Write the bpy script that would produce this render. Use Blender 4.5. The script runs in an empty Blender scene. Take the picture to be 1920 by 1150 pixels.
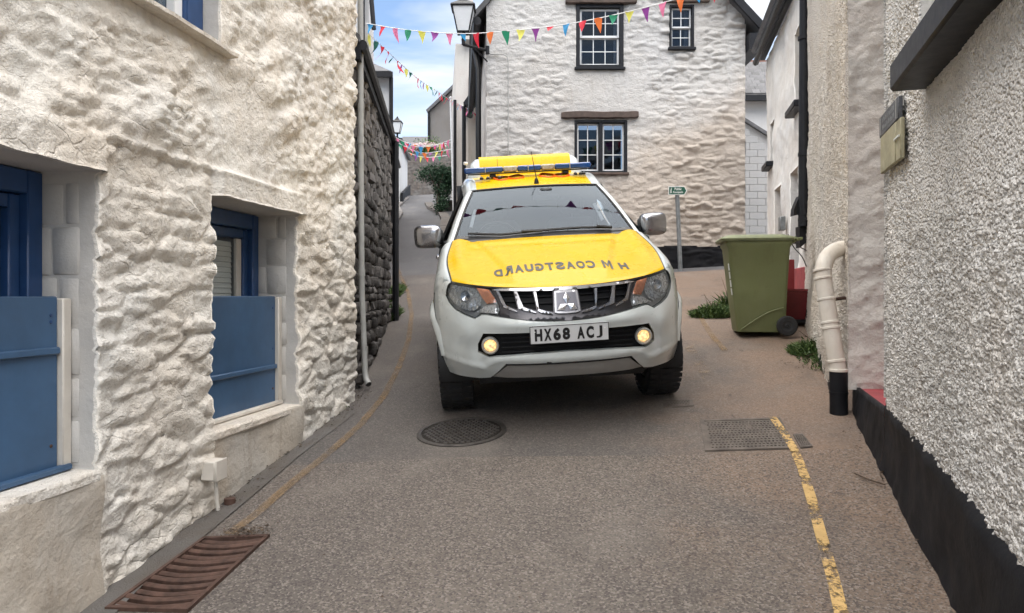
import bpy, bmesh, math, random
import numpy as np
from mathutils import Vector, Matrix
from mathutils.geometry import delaunay_2d_cdt

scene = bpy.context.scene
col = scene.collection
random.seed(7)
rng = np.random.default_rng(11)

# ------------------------------------------------------------------ camera
EYE = 1.58          # eye height above the road under the photographer
FPX = 1391.0        # focal length in pixels of the 1920 px wide photograph
HOR = 555.0         # pixel row of the horizon
cam_d = bpy.data.cameras.new('camera')
cam = bpy.data.objects.new('camera', cam_d)
col.objects.link(cam)
cam.location = (0, 0, EYE)
cam.rotation_euler = (math.radians(90), 0, 0)
cam_d.sensor_width = 36
cam_d.lens = FPX / 1920 * 36
cam_d.shift_y = -(575 - HOR) / 1920
cam_d.clip_start = 0.05
cam_d.clip_end = 2000
scene.camera = cam

# ------------------------------------------------------------------ sky
SUN_EL, SUN_AZ = 78.0, 170.0      # degrees; azimuth clockwise from straight ahead
world = bpy.data.worlds.new('World')
scene.world = world
world.use_nodes = True
world.cycles.sampling_method = 'MANUAL'
world.cycles.sample_map_resolution = 512
wt = world.node_tree
wt.nodes.clear()
W = wt.nodes.new
wout = W('ShaderNodeOutputWorld')
wbg = W('ShaderNodeBackground')
sky = W('ShaderNodeTexSky')
sky.sky_type = 'NISHITA'
sky.sun_disc = False
sky.sun_elevation = math.radians(SUN_EL)
sky.sun_rotation = math.radians(SUN_AZ)
sky.air_density = 1.0
sky.dust_density = 0.6
sky.ozone_density = 1.2
wbg.inputs['Strength'].default_value = 0.092
tc = W('ShaderNodeTexCoord')
sep = W('ShaderNodeSeparateXYZ')
wt.links.new(tc.outputs['Generated'], sep.inputs[0])
def wmath(op, a, b=None):
    n = W('ShaderNodeMath'); n.operation = op
    for i, v in enumerate((a, b)):
        if v is None: continue
        if isinstance(v, (int, float)): n.inputs[i].default_value = v
        else: wt.links.new(v, n.inputs[i])
    return n.outputs[0]
zz = wmath('ADD', wmath('MAXIMUM', sep.outputs['Z'], 0.0), 0.16)
cv = W('ShaderNodeCombineXYZ')
wt.links.new(wmath('DIVIDE', sep.outputs['X'], zz), cv.inputs[0])
wt.links.new(wmath('DIVIDE', sep.outputs['Y'], zz), cv.inputs[1])
cn = W('ShaderNodeTexNoise'); cn.inputs['Scale'].default_value = 1.15
cn.inputs['Detail'].default_value = 6; cn.inputs['Roughness'].default_value = 0.56
cn.inputs['Distortion'].default_value = 0.35
cm = W('ShaderNodeMapping'); cm.inputs['Scale'].default_value = (0.8, 1.5, 1)
cm.inputs['Location'].default_value = (0.4, 2.3, 0.0)
wt.links.new(cv.outputs[0], cm.inputs[0]); wt.links.new(cm.outputs[0], cn.inputs['Vector'])
cr = W('ShaderNodeValToRGB')
cr.color_ramp.elements[0].position = 0.40; cr.color_ramp.elements[0].color = (0, 0, 0, 1)
cr.color_ramp.elements[1].position = 0.63; cr.color_ramp.elements[1].color = (1, 1, 1, 1)
wt.links.new(cn.outputs['Fac'], cr.inputs[0])
wmix = W('ShaderNodeMix'); wmix.data_type = 'RGBA'
wt.links.new(cr.outputs[0], wmix.inputs['Factor'])
wt.links.new(sky.outputs[0], wmix.inputs['A'])
wmix.inputs['B'].default_value = (4.6, 4.8, 5.05, 1)      # sunlit cloud, in the units of the sky texture
wt.links.new(wmix.outputs['Result'], wbg.inputs['Color'])
wt.links.new(wbg.outputs[0], wout.inputs[0])

# ------------------------------------------------------------------ sun behind thin cloud
sun_d = bpy.data.lights.new('sun', 'SUN')
sun_d.energy = 3.2
sun_d.angle = math.radians(105)
sun_d.color = (1.0, 0.94, 0.85)
sun = bpy.data.objects.new('sun', sun_d)
col.objects.link(sun)
_e, _a = math.radians(SUN_EL), math.radians(SUN_AZ)
sdir = Vector((math.sin(_a) * math.cos(_e), math.cos(_a) * math.cos(_e), math.sin(_e)))
sun.rotation_euler = sdir.to_track_quat('Z', 'Y').to_euler()
sun.location = sdir * 60

vs = scene.view_settings
scene.display_settings.display_device = 'sRGB'
vs.view_transform = 'Standard'
vs.look = 'None'
vs.exposure = 1.4
vs.gamma = 1.0
vs.use_curve_mapping = False
scene.render.engine = 'CYCLES'
scene.cycles.use_denoising = True
scene.cycles.use_adaptive_sampling = True
scene.cycles.adaptive_threshold = 0.03
scene.cycles.max_bounces = 6
scene.cycles.diffuse_bounces = 4
scene.cycles.glossy_bounces = 3
scene.cycles.transmission_bounces = 6
scene.cycles.transparent_max_bounces = 12
scene.cycles.caustics_reflective = False
scene.cycles.caustics_refractive = False

# ------------------------------------------------------------------ numeric noise
def _h(ix, iy, s):
    ix = ix.astype(np.int64); iy = iy.astype(np.int64)
    n = (ix * 374761393 + iy * 668265263 + s * 974634777) & 0xffffffff
    n = ((n ^ (n >> 13)) * 1274126177) & 0xffffffff
    n = ((n ^ (n >> 16)) * 2246822519) & 0xffffffff
    return ((n ^ (n >> 15)) & 0xfffff) / float(0xfffff)
def vnoise(x, y, s=0):
    x = np.asarray(x, float); y = np.asarray(y, float)
    ix, iy = np.floor(x), np.floor(y)
    fx, fy = x - ix, y - iy
    fx = fx * fx * fx * (fx * (fx * 6 - 15) + 10); fy = fy * fy * fy * (fy * (fy * 6 - 15) + 10)
    a, b = _h(ix, iy, s), _h(ix + 1, iy, s)
    c, d = _h(ix, iy + 1, s), _h(ix + 1, iy + 1, s)
    return (a + (b - a) * fx) * (1 - fy) + (c + (d - c) * fx) * fy
def fbm(x, y, o=4, s=0, g=0.5):
    t, a, m = 0, 1.0, 0
    for i in range(o):
        t = t + a * vnoise(np.asarray(x) * 2 ** i + 17.3 * i, np.asarray(y) * 2 ** i - 9.1 * i, s + i)
        m += a; a *= g
    return t / m - 0.5
def worley(x, y, s=0, jit=0.9):
    ix, iy = np.floor(x), np.floor(y)
    f1 = np.full(x.shape, 9.0); f2 = f1.copy(); cid = f1 * 0
    for dx in (-1, 0, 1):
        for dy in (-1, 0, 1):
            cx, cy = ix + dx, iy + dy
            px = cx + .5 + (_h(cx, cy, s) - .5) * jit
            py = cy + .5 + (_h(cx, cy, s + 5) - .5) * jit
            d = np.sqrt((px - x) ** 2 + (py - y) ** 2)
            r = _h(cx, cy, s + 9)
            near = d < f1
            f2 = np.where(near, f1, np.minimum(f2, d))
            cid = np.where(near, r, cid)
            f1 = np.where(near, d, f1)
    return f1, f2, cid
def sstep(a, b, x):
    t = np.clip((x - a) / (b - a), 0, 1)
    return t * t * (3 - 2 * t)
def bump1(a, b, w, x):      # 1 between a and b, soft edges of width w
    return sstep(a - w, a, x) * (1 - sstep(b, b + w, x))

# ------------------------------------------------------------------ the lie of the land
def G(X, Y):
    """height of the sloping street: a plane that tips towards the left, the lane beyond climbs more steeply"""
    X = np.asarray(X, float); Y = np.asarray(Y, float)
    z = .134 * np.clip(Y, -6, 200) + .058 * (np.clip(X, -8, 8) - .37)
    z = z + .08 * np.clip(Y - 11, 0, 24) * (1 - sstep(0.0, 2.4, X))
    z = z + .010 * fbm(X * .9, Y * .9, 3, 41)
    return z
def g1(X, Y): return float(G(np.array([X]), np.array([Y]))[0])
def at(px, py, Y):          # the point at distance Y ahead that the photograph shows at (px, py)
    return Vector(((px - 960) / FPX * Y, Y, EYE - (py - HOR) / FPX * Y))
def gp(px, py):             # the point of the street that the photograph shows at (px, py)
    lo, hi = .5, 80.0
    rx, rz = (px - 960) / FPX, -(py - HOR) / FPX
    for i in range(50):
        m = (lo + hi) / 2
        if EYE + rz * m - g1(rx * m, m) > 0: lo = m
        else: hi = m
    return Vector((rx * lo, lo, g1(rx * lo, lo)))

# ------------------------------------------------------------------ objects
def setp(o, label=None, cat=None, group=None, kind=None):
    if label: o['label'] = label
    if cat: o['category'] = cat
    if group: o['group'] = group
    if kind: o['kind'] = kind
    return o
def thing(name, label, cat, base=(0, 0, 0), group=None, mw=None):
    o = bpy.data.objects.new(name, None)
    o.empty_display_size = .2
    col.objects.link(o)
    if mw is not None: o.matrix_world = mw
    else: o.location = base
    return setp(o, label, cat, group)
def root_of(o):
    while o.parent: o = o.parent
    return o
def mesh_of(name, V, F, mats, fm=None, smooth=True, sharp=None):
    me = bpy.data.meshes.new(name)
    me.from_pydata([tuple(map(float, v)) for v in V] if not isinstance(V, np.ndarray) else V.tolist(), [], F if not isinstance(F, np.ndarray) else F.tolist())
    for m in (mats if isinstance(mats, (list, tuple)) else [mats]): me.materials.append(m)
    if fm is not None: me.polygons.foreach_set('material_index', np.asarray(fm, dtype=np.int32))
    me.polygons.foreach_set('use_smooth', [bool(smooth)] * len(me.polygons))
    if sharp is not None and smooth:
        try: me.set_sharp_from_angle(angle=math.radians(sharp))
        except Exception: pass
    me.update()
    return me
def link(name, me, parent=None):
    o = bpy.data.objects.new(name, me)
    col.objects.link(o)
    if parent is not None: o.parent = parent
    return o
def mk(name, V, F, mats, parent=None, world=True, fm=None, smooth=True, sharp=40):
    """one mesh object; V in world coordinates (or in the frame of the thing when world=False)"""
    V = np.asarray(V, float).reshape(-1, 3)
    if world and parent is not None:
        V = V - np.array(root_of(parent).location)
    return link(name, mesh_of(name, V, F, mats, fm, smooth, sharp), parent)

class MB:
    """collects simple solids into one mesh"""
    def __init__(s): s.V = []; s.F = []; s.m = []
    def add(s, V, F, m=0):
        n = len(s.V)
        s.V += [tuple(map(float, v)) for v in V]
        s.F += [tuple(i + n for i in f) for f in F]
        s.m += [m] * len(F)
        return s
    def hexa(s, c, m=0):        # 8 corners: bottom ring 0-3, top ring 4-7
        return s.add(c, [(3, 2, 1, 0), (4, 5, 6, 7), (0, 1, 5, 4), (1, 2, 6, 5), (2, 3, 7, 6), (3, 0, 4, 7)], m)
    def obox(s, o, a, b, c, m=0, bev=0.0):   # corner o and three edge vectors, optional chamfer
        o, a, b, c = Vector(o), Vector(a), Vector(b), Vector(c)
        if a.cross(b).dot(c) < 0: o, a = o + a, -a
        if bev <= 0:
            return s.hexa([o, o + a, o + a + b, o + b, o + c, o + a + c, o + a + b + c, o + b + c], m)
        A, B, Cc = a.length, b.length, c.length
        ua, ub, uc = a / A, b / B, c / Cc
        bv = min(bev, A * .45, B * .45, Cc * .45)
        V = []; idx = {}
        for i in (0, 1):
            for j in (0, 1):
                for k in (0, 1):
                    p = o + a * i + b * j + c * k
                    ia, ib, ic = ua * (bv if i == 0 else -bv), ub * (bv if j == 0 else -bv), uc * (bv if k == 0 else -bv)
                    for ax, q in ((0, p + ib + ic), (1, p + ia + ic), (2, p + ia + ib)):
                        idx[i, j, k, ax] = len(V); V.append(q)
        F = []
        for i in (0, 1):
            f = [idx[i, 0, 0, 0], idx[i, 1, 0, 0], idx[i, 1, 1, 0], idx[i, 0, 1, 0]]; F.append(f if i else f[::-1])
            f = [idx[0, i, 0, 1], idx[0, i, 1, 1], idx[1, i, 1, 1], idx[1, i, 0, 1]]; F.append(f if i else f[::-1])
            f = [idx[0, 0, i, 2], idx[1, 0, i, 2], idx[1, 1, i, 2], idx[0, 1, i, 2]]; F.append(f if i else f[::-1])
        for j in (0, 1):
            for k in (0, 1):
                F.append([idx[0, j, k, 1], idx[1, j, k, 1], idx[1, j, k, 2], idx[0, j, k, 2]])
                F.append([idx[j, 0, k, 0], idx[j, 1, k, 0], idx[j, 1, k, 2], idx[j, 0, k, 2]])
                F.append([idx[j, k, 0, 0], idx[j, k, 1, 0], idx[j, k, 1, 1], idx[j, k, 0, 1]])
        for i in (0, 1):
            for j in (0, 1):
                for k in (0, 1):
                    F.append([idx[i, j, k, 0], idx[i, j, k, 1], idx[i, j, k, 2]])
        ctr = o + (a + b + c) / 2
        G2 = []
        for f in F:
            p = [V[i] for i in f]
            nrm = (p[1] - p[0]).cross(p[2] - p[0])
            fc = sum(p, Vector()) / len(p)
            G2.append(tuple(f) if nrm.dot(fc - ctr) > 0 else tuple(f[::-1]))
        return s.add(V, G2, m)
    def box(s, x0, x1, y0, y1, z0, z1, m=0, bev=0.0):
        return s.obox((x0, y0, z0), (x1 - x0, 0, 0), (0, y1 - y0, 0), (0, 0, z1 - z0), m, bev)
    def tube(s, pts, r, n=10, m=0, cap=True):
        pts = [Vector(p) for p in pts]
        rs = r if isinstance(r, (list, tuple)) else [r] * len(pts)
        t0 = (pts[1] - pts[0]).normalized()
        ref = Vector((0, 0, 1)) if abs(t0.z) < .9 else Vector((1, 0, 0))
        u = t0.cross(ref).normalized()
        V = []
        for i, p in enumerate(pts):
            t = ((pts[min(i + 1, len(pts) - 1)] - pts[max(i - 1, 0)])).normalized()
            u = (u - t * u.dot(t)).normalized()
            w = t.cross(u)
            for k in range(n):
                a = 2 * math.pi * k / n
                V.append(p + (u * math.cos(a) + w * math.sin(a)) * rs[i])
        F = []
        for i in range(len(pts) - 1):
            for k in range(n):
                k2 = (k + 1) % n
                F.append((i * n + k, i * n + k2, (i + 1) * n + k2, (i + 1) * n + k))
        if cap:
            F.append(tuple(range(n))[::-1]); F.append(tuple((len(pts) - 1) * n + k for k in range(n)))
        return s.add(V, F, m)
    def lathe(s, o, axis, prof, n=24, m=0, ref=None):   # prof: list of (distance along axis, radius)
        o, ax = Vector(o), Vector(axis).normalized()
        ref = Vector(ref) if ref else (Vector((0, 0, 1)) if abs(ax.z) < .9 else Vector((1, 0, 0)))
        u = (ref - ax * ref.dot(ax)).normalized(); w = ax.cross(u)
        V = []
        for d, r in prof:
            for k in range(n):
                a = 2 * math.pi * k / n
                V.append(o + ax * d + (u * math.cos(a) + w * math.sin(a)) * max(r, 1e-4))
        F = []
        for i in range(len(prof) - 1):
            for k in range(n):
                k2 = (k + 1) % n
                F.append((i * n + k, i * n + k2, (i + 1) * n + k2, (i + 1) * n + k))
        return s.add(V, F, m)
    def build(s, name, mats, parent=None, world=True, smooth=True, sharp=38):
        return mk(name, s.V, s.F, mats, parent, world, s.m if isinstance(mats, (list, tuple)) else None, smooth, sharp)

def grid_faces(nu, nv, wrap=False):
    i = np.arange(nu - 1)[:, None] * nv + np.arange(nv - 1)[None, :]
    return np.stack([i, i + nv, i + nv + 1, i + 1], -1).reshape(-1, 4)
def flip(F): return np.asarray(F)[:, ::-1]

def in_poly(p, poly):
    x, y = p; c = False; j = len(poly) - 1
    for i in range(len(poly)):
        xi, yi = poly[i]; xj, yj = poly[j]
        if (yi > y) != (yj > y) and x < (xj - xi) * (y - yi) / (yj - yi) + xi: c = not c
        j = i
    return c
def densify(poly, step):
    out = []
    for i in range(len(poly)):
        a, b = poly[i], poly[(i + 1) % len(poly)]
        n = max(1, int(math.ceil(math.hypot(b[0] - a[0], b[1] - a[1]) / step)))
        out += [(a[0] + (b[0] - a[0]) * k / n, a[1] + (b[1] - a[1]) * k / n) for k in range(n)]
    return out
def tri_area(outer, holes, step):
    """fills a 2-D outline with small triangles; returns points, faces, boundary loops"""
    loops = [densify(outer, step)] + [densify(h, step) for h in holes]
    pts = []; edges = []; lp = []
    for l in loops:
        n = len(pts); pts += l
        edges += [(n + i, n + (i + 1) % len(l)) for i in range(len(l))]
        lp.append(list(range(n, n + len(l))))
    xs = [p[0] for p in outer]; ys = [p[1] for p in outer]
    bnd = np.array(pts)
    gx = np.arange(min(xs) + step / 2, max(xs), step); gy = np.arange(min(ys) + step / 2, max(ys), step)
    for ix, x in enumerate(gx):
        for y in gy:
            q = (x, y + (step / 2 if ix % 2 else 0))
            if not in_poly(q, outer) or any(in_poly(q, h) for h in holes): continue
            if np.min(np.hypot(bnd[:, 0] - q[0], bnd[:, 1] - q[1])) < step * .55: continue
            pts.append(q)
    r = delaunay_2d_cdt([Vector(p) for p in pts], edges, [], 0, 1e-6)
    V2, F2, orig = r[0], r[2], r[3]
    m = {}
    for i, ol in enumerate(orig):
        for o in ol: m[o] = i
    F = []
    for f in F2:
        c = (sum(V2[i][0] for i in f) / len(f), sum(V2[i][1] for i in f) / len(f))
        if in_poly(c, outer) and not any(in_poly(c, h) for h in holes): F.append(tuple(f))
    return [(v[0], v[1]) for v in V2], F, [[m[i] for i in l] for l in lp]
def panel(name, outer, fmap, step, mat, parent, holes=(), thick=0.0, tvec=(0, 1, 0), world=False, rev=False):
    """a shaped sheet: outline in 2-D laid on the surface fmap, its edges turned inwards by thick"""
    P, F, loops = tri_area(outer, list(holes), step)
    V = [Vector(fmap(*p)) for p in P]
    if rev: F = [f[::-1] for f in F]
    if thick > 0:
        t = Vector(tvec) * thick
        for l in loops:
            n = len(V)
            V += [V[i] for i in l] + [V[i] + t for i in l]
            k = len(l)
            for i in range(k):
                F.append((n + i, n + (i + 1) % k, n + k + (i + 1) % k, n + k + i))
    return mk(name, V, F, mat, parent, world, smooth=True, sharp=None)
def mirror(poly): return [(-p[0], p[1]) for p in poly][::-1]

# ------------------------------------------------------------------ materials
class NT:
    def __init__(s, name):
        s.mat = bpy.data.materials.new(name); s.mat.use_nodes = True
        s.t = s.mat.node_tree; s.t.nodes.clear()
        s.out = s.n('ShaderNodeOutputMaterial')
        s.b = s.n('ShaderNodeBsdfPrincipled')
        s.l(s.b.outputs[0], s.out.inputs[0])
        s.tc = s.n('ShaderNodeTexCoord').outputs['Object']
    def n(s, k): return s.t.nodes.new(k)
    def l(s, a, b): s.t.links.new(a, b)
    def set(s, node, i, v):
        if isinstance(v, (int, float)): node.inputs[i].default_value = v
        elif isinstance(v, (tuple, list)): node.inputs[i].default_value = (*v, 1) if len(v) == 3 and node.inputs[i].type == 'RGBA' else v
        else: s.l(v, node.inputs[i])
    def math(s, op, a, b=0.0):
        m = s.n('ShaderNodeMath'); m.operation = op; s.set(m, 0, a); s.set(m, 1, b); return m.outputs[0]
    def mapv(s, scale, loc=(0, 0, 0), src=None):
        m = s.n('ShaderNodeMapping'); s.l(src or s.tc, m.inputs[0])
        m.inputs['Scale'].default_value = scale if isinstance(scale, tuple) else (scale,) * 3
        m.inputs['Location'].default_value = loc
        return m.outputs[0]
    def noise(s, scale, detail=5, rough=.6, vec=None, dist=0.0):
        x = s.n('ShaderNodeTexNoise'); s.l(vec or s.tc, x.inputs['Vector'])
        x.inputs['Scale'].default_value = scale; x.inputs['Detail'].default_value = detail
        x.inputs['Roughness'].default_value = rough; x.inputs['Distortion'].default_value = dist
        return x.outputs['Fac']
    def voro(s, scale, vec=None, feat='F1', out='Distance', rnd=1.0):
        x = s.n('ShaderNodeTexVoronoi'); x.feature = feat; s.l(vec or s.tc, x.inputs['Vector'])
        x.inputs['Scale'].default_value = scale; x.inputs['Randomness'].default_value = rnd
        return x.outputs[out]
    def ramp(s, f, a, b, ca=(0, 0, 0), cb=(1, 1, 1)):
        r = s.n('ShaderNodeValToRGB'); s.l(f, r.inputs[0])
        r.color_ramp.elements[0].position = a; r.color_ramp.elements[0].color = (*ca, 1)
        r.color_ramp.elements[1].position = b; r.color_ramp.elements[1].color = (*cb, 1)
        return r.outputs[0]
    def mix(s, f, a, b, mode='MIX'):
        m = s.n('ShaderNodeMix'); m.data_type = 'RGBA'; m.blend_type = mode
        s.set(m, 'Factor', f) if not isinstance(f, (int, float)) else setattr(m.inputs['Factor'], 'default_value', f)
        for k, v in (('A', a), ('B', b)):
            i = [q for q in m.inputs if q.name == k and q.type == 'RGBA'][0]
            if isinstance(v, (tuple, list)): i.default_value = (*v[:3], 1)
            else: s.l(v, i)
        return [q for q in m.outputs if q.type == 'RGBA'][0]
    def bump(s, h, strength, dist=.01, prev=None):
        b = s.n('ShaderNodeBump'); b.inputs['Strength'].default_value = strength; b.inputs['Distance'].default_value = dist
        s.l(h, b.inputs['Height'])
        if prev is not None: s.l(prev, b.inputs['Normal'])
        return b.outputs[0]
    def fin(s, colr, rough=.7, normal=None, **kw):
        s.set(s.b, 'Base Color', colr); s.set(s.b, 'Roughness', rough)
        if normal is not None: s.l(normal, s.b.inputs['Normal'])
        for k, v in kw.items(): s.set(s.b, k.replace('_', ' '), v)
        return s.mat
def rnd_tint(n, c, amt=.25):
    """brighter and darker individuals: the same material on many pieces"""
    oi = n.n('ShaderNodeObjectInfo').outputs['Random']
    k = n.math('ADD', n.math('MULTIPLY', oi, amt * 2), 1 - amt)
    v = n.n('ShaderNodeCombineXYZ')
    for i in range(3): n.l(k, v.inputs[i])
    return n.mix(1.0, c, v.outputs[0], 'MULTIPLY')
def plain(name, c, rough=.5, metal=0.0, var=.12, scale=6.0, bump=0.0, bscale=60.0, coat=0.0, spec=.5, tint=0.0):
    n = NT(name)
    f = n.noise(scale, 6, .62)
    lo = tuple(x * (1 - var) for x in c); hi = tuple(min(1, x * (1 + var)) for x in c)
    cc = n.ramp(f, .3, .7, lo, hi)
    if tint: cc = rnd_tint(n, cc, tint)
    nm = n.bump(n.noise(bscale, 5, .6), bump, .004) if bump else None
    r = n.math('ADD', n.math('MULTIPLY', n.noise(scale * 3, 4), .2), max(rough - .1, .02))
    return n.fin(cc, r, nm, Metallic=metal, Coat_Weight=coat, Coat_Roughness=.06, Specular_IOR_Level=spec)

def wall_paint(name, base, warm, grey, ws=1.1, bump=.35, bscale=45., dirt=(.30, .24, .18), dirt_amt=.55, rough=.88, pebble=0.0, cracks=0.0, stretch=(1, 1, 1)):
    """old masonry paint: warm and grey patches, rain streaks, silt splashes"""
    n = NT(name)
    a = n.ramp(n.noise(ws, 5, .6, dist=.5), .36, .64)
    c = n.mix(a, base, warm)
    b = n.ramp(n.noise(ws * .8, 4, .6, n.mapv((1, 1, .45), (3.1, 7.7, 1.3))), .5, .72)
    c = n.mix(n.math('MULTIPLY', b, .8), c, grey)
    st = n.ramp(n.noise(4.0, 4, .65, n.mapv((2.2, 2.2, .4), (5, 2, 8))), .55, .75)
    c = n.mix(n.math('MULTIPLY', st, dirt_amt * .6), c, dirt)
    sp = n.ramp(n.noise(22, 4, .7), .6, .78)
    c = n.mix(n.math('MULTIPLY', sp, dirt_amt * .75), c, dirt)
    if cracks:
        # hairline joints where the paint bridges the stones, and grime caught along them
        wv = n.n('ShaderNodeTexNoise'); n.l(n.tc, wv.inputs['Vector']); wv.inputs['Scale'].default_value = 5.0; wv.inputs['Detail'].default_value = 4
        vv = n.n('ShaderNodeVectorMath'); vv.operation = 'MULTIPLY_ADD'; n.l(wv.outputs['Color'], vv.inputs[0]); vv.inputs[1].default_value = (.22, .22, .16); n.l(n.tc, vv.inputs[2])
        ed = n.voro(cracks, n.mapv((1, 1, 2.1), (0, 0, 0), vv.outputs[0]), 'DISTANCE_TO_EDGE')
        brk = n.ramp(n.noise(3.3, 4, .6, n.mapv((1, 1, 1), (6, 2, 4))), .45, .6)
        ln = n.math('MULTIPLY', n.ramp(ed, .0, .045, (1, 1, 1), (0, 0, 0)), brk)
        c = n.mix(n.math('MULTIPLY', ln, .18), c, tuple(x * .9 for x in dirt))
    fine = n.noise(bscale, 5, .68, n.mapv(stretch))
    nm = n.bump(fine, bump, .02)
    if cracks:
        nm = n.bump(n.math('SUBTRACT', n.noise(13, 5, .65), n.math('MULTIPLY', ln, .18)), .75, .03, nm)
    if pebble:
        v1 = n.voro(80, n.mapv((1, 1, 1)))
        v2 = n.voro(52, n.mapv((1, 1, 1), (3, 1, 2)))
        h = n.math('ADD', n.math('MULTIPLY', v1, -1.0), n.math('MULTIPLY', v2, -.7))
        nm = n.bump(h, pebble, .016, nm)
        gr = n.ramp(n.noise(70, 4, .6), .52, .66)
        c = n.mix(n.math('MULTIPLY', gr, .3), c, grey)
    return n.fin(c, rough, nm, Specular_IOR_Level=.25)

M = {}
M['limewash'] = wall_paint('cream_limewash', (.80, .77, .71), (.735, .66, .565), (.71, .70, .68), ws=1.2, bump=.8, bscale=38, cracks=4.5)
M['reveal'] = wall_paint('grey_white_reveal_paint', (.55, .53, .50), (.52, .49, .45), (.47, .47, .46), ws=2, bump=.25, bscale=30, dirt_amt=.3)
M['render'] = wall_paint('dirty_smooth_render', (.56, .51, .44), (.44, .38, .31), (.52, .51, .48), ws=1.8, bump=.5, bscale=26, dirt_amt=.9)
M['whitewash'] = wall_paint('white_masonry_paint', (.70, .69, .67), (.64, .60, .55), (.63, .64, .65), ws=.55, bump=.6, bscale=22, dirt_amt=.4, stretch=(1, 1, 1.8))
M['pebble_white'] = wall_paint('white_pebbledash', (.80, .785, .76), (.77, .735, .69), (.58, .565, .54), ws=2.2, bump=.4, bscale=120, dirt_amt=.35, pebble=1.0)
M['pebble_cream'] = wall_paint('cream_pebbledash', (.77, .72, .655), (.71, .635, .545), (.62, .57, .51), ws=1.8, bump=.4, bscale=90, dirt_amt=.6, pebble=.9)
M['rough_render'] = wall_paint('grey_pink_roughcast', (.62, .595, .56), (.60, .55, .51), (.57, .545, .52), ws=1.2, bump=.7, bscale=34, dirt_amt=.3)
M['white_rough'] = wall_paint('white_rough_plaster', (.82, .805, .775), (.78, .735, .67), (.73, .73, .715), ws=1.0, bump=.5, bscale=30, dirt_amt=.4)
M['far_white'] = wall_paint('far_white_paint', (.66, .67, .69), (.62, .61, .60), (.60, .61, .63), ws=.6, bump=.3, bscale=12, dirt_amt=.2)
M['far_grey'] = wall_paint('far_grey_render', (.20, .19, .185), (.18, .165, .155), (.17, .17, .17), ws=.6, bump=.4, bscale=10, dirt_amt=.4)
M['brown_wall'] = wall_paint('brown_pink_render', (.30, .22, .20), (.25, .17, .15), (.22, .19, .18), ws=1.2, bump=.5, bscale=18, dirt_amt=.6)
M['field_stone'] = wall_paint('far_field_stone', (.15, .14, .13), (.125, .105, .095), (.18, .175, .17), ws=3, bump=.9, bscale=9, dirt_amt=.8)
M['black_paint'] = plain('black_plinth_paint', (.010, .0105, .013), .6, var=.35, scale=4, bump=.6, bscale=40, spec=.2)
M['black_wood'] = plain('black_gloss_wood', (.009, .010, .014), .45, var=.25, scale=8, bump=.12, bscale=30, spec=.25)
M['black_iron'] = plain('black_cast_iron', (.009, .0095, .012), .45, var=.3, scale=9, bump=.15, bscale=60, spec=.3)
M['grey_pvc'] = plain('grey_white_pvc', (.36, .36, .345), .42, var=.15, scale=7)
M['white_pvc'] = wall_paint('weathered_white_pvc', (.70, .66, .59), (.66, .60, .52), (.60, .56, .50), ws=5, bump=.05, bscale=40, dirt=(.22, .16, .11), dirt_amt=.55, rough=.42)
M['white_gloss'] = plain('white_gloss_paint', (.70, .71, .72), .35, var=.08, scale=5)
M['blue_board'] = plain('faded_blue_board_paint', (.042, .095, .182), .45, var=.28, scale=1.6, bump=.10, bscale=18)
M['blue_gloss'] = plain('deep_blue_gloss_paint', (.020, .060, .165), .34, var=.2, scale=4, bump=.04, bscale=20)
M['cream_trim'] = plain('cream_wood_trim', (.60, .56, .50), .55, var=.12, scale=6)
M['dark_oak'] = plain('dark_oak_beam', (.075, .052, .042), .75, var=.4, scale=9, bump=.5, bscale=22)
M['red_paint'] = plain('red_floor_paint', (.33, .055, .065), .5, var=.25, scale=7, bump=.1)
M['stone'] = plain('dark_rubble_stone', (.088, .080, .075), .85, var=.5, scale=7, bump=.9, bscale=28, tint=.5)
M['mortar'] = plain('dark_lime_mortar', (.085, .076, .068), .95, var=.4, scale=9, bump=.9, bscale=40)
M['slate'] = plain('grey_slate', (.085, .085, .09), .6, var=.35, scale=6, bump=.4, bscale=25, tint=.3)
M['slate_plaque'] = plain('slate_plaque', (.07, .074, .085), .5, var=.4, scale=14, bump=.3, bscale=60)
M['ochre_board'] = plain('old_ochre_board', (.34, .315, .21), .65, var=.3, scale=9, bump=.3, bscale=40)
M['rust'] = plain('rusty_cast_iron', (.085, .048, .036), .75, metal=.25, var=.5, scale=14, bump=.6, bscale=60)
M['cast'] = plain('worn_cast_iron', (.080, .072, .066), .55, metal=.35, var=.4, scale=16, bump=.5, bscale=80)
M['soil'] = plain('dark_wet_soil', (.02, .016, .013), .95, var=.5, scale=12, bump=.9)
M['steel_post'] = plain('galvanised_post', (.23, .245, .25), .45, metal=.5, var=.25, scale=9)
M['string'] = plain('white_cord', (.7, .7, .7), .8)
M['bin_green'] = wall_paint('olive_green_plastic', (.165, .185, .085), (.15, .165, .075), (.185, .20, .105), ws=2.5, bump=.04, bscale=90, dirt=(.085, .07, .045), dirt_amt=.4, rough=.5)
M['bin_lid'] = plain('pale_olive_plastic', (.19, .21, .115), .55, var=.3, scale=7, bump=.08, bscale=120)
M['rubber'] = plain('black_rubber', (.014, .014, .015), .75, var=.3, scale=12, bump=.2)
M['red_plastic'] = plain('dull_red_plastic', (.19, .022, .024), .5, var=.2, scale=5)
M['black_plastic'] = plain('black_plastic', (.012, .0125, .014), .42, var=.2, scale=8, bump=.05, bscale=160)
M['sticker'] = plain('white_sticker', (.62, .64, .60), .6, var=.25, scale=30)
M['sign_green'] = plain('green_sign_face', (.010, .085, .052), .4, var=.1)
M['sign_white'] = plain('white_sign_paint', (.78, .78, .76), .45, var=.05)
M['room_dark'] = plain('dark_room_lining', (.05, .05, .055), .9)
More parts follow.
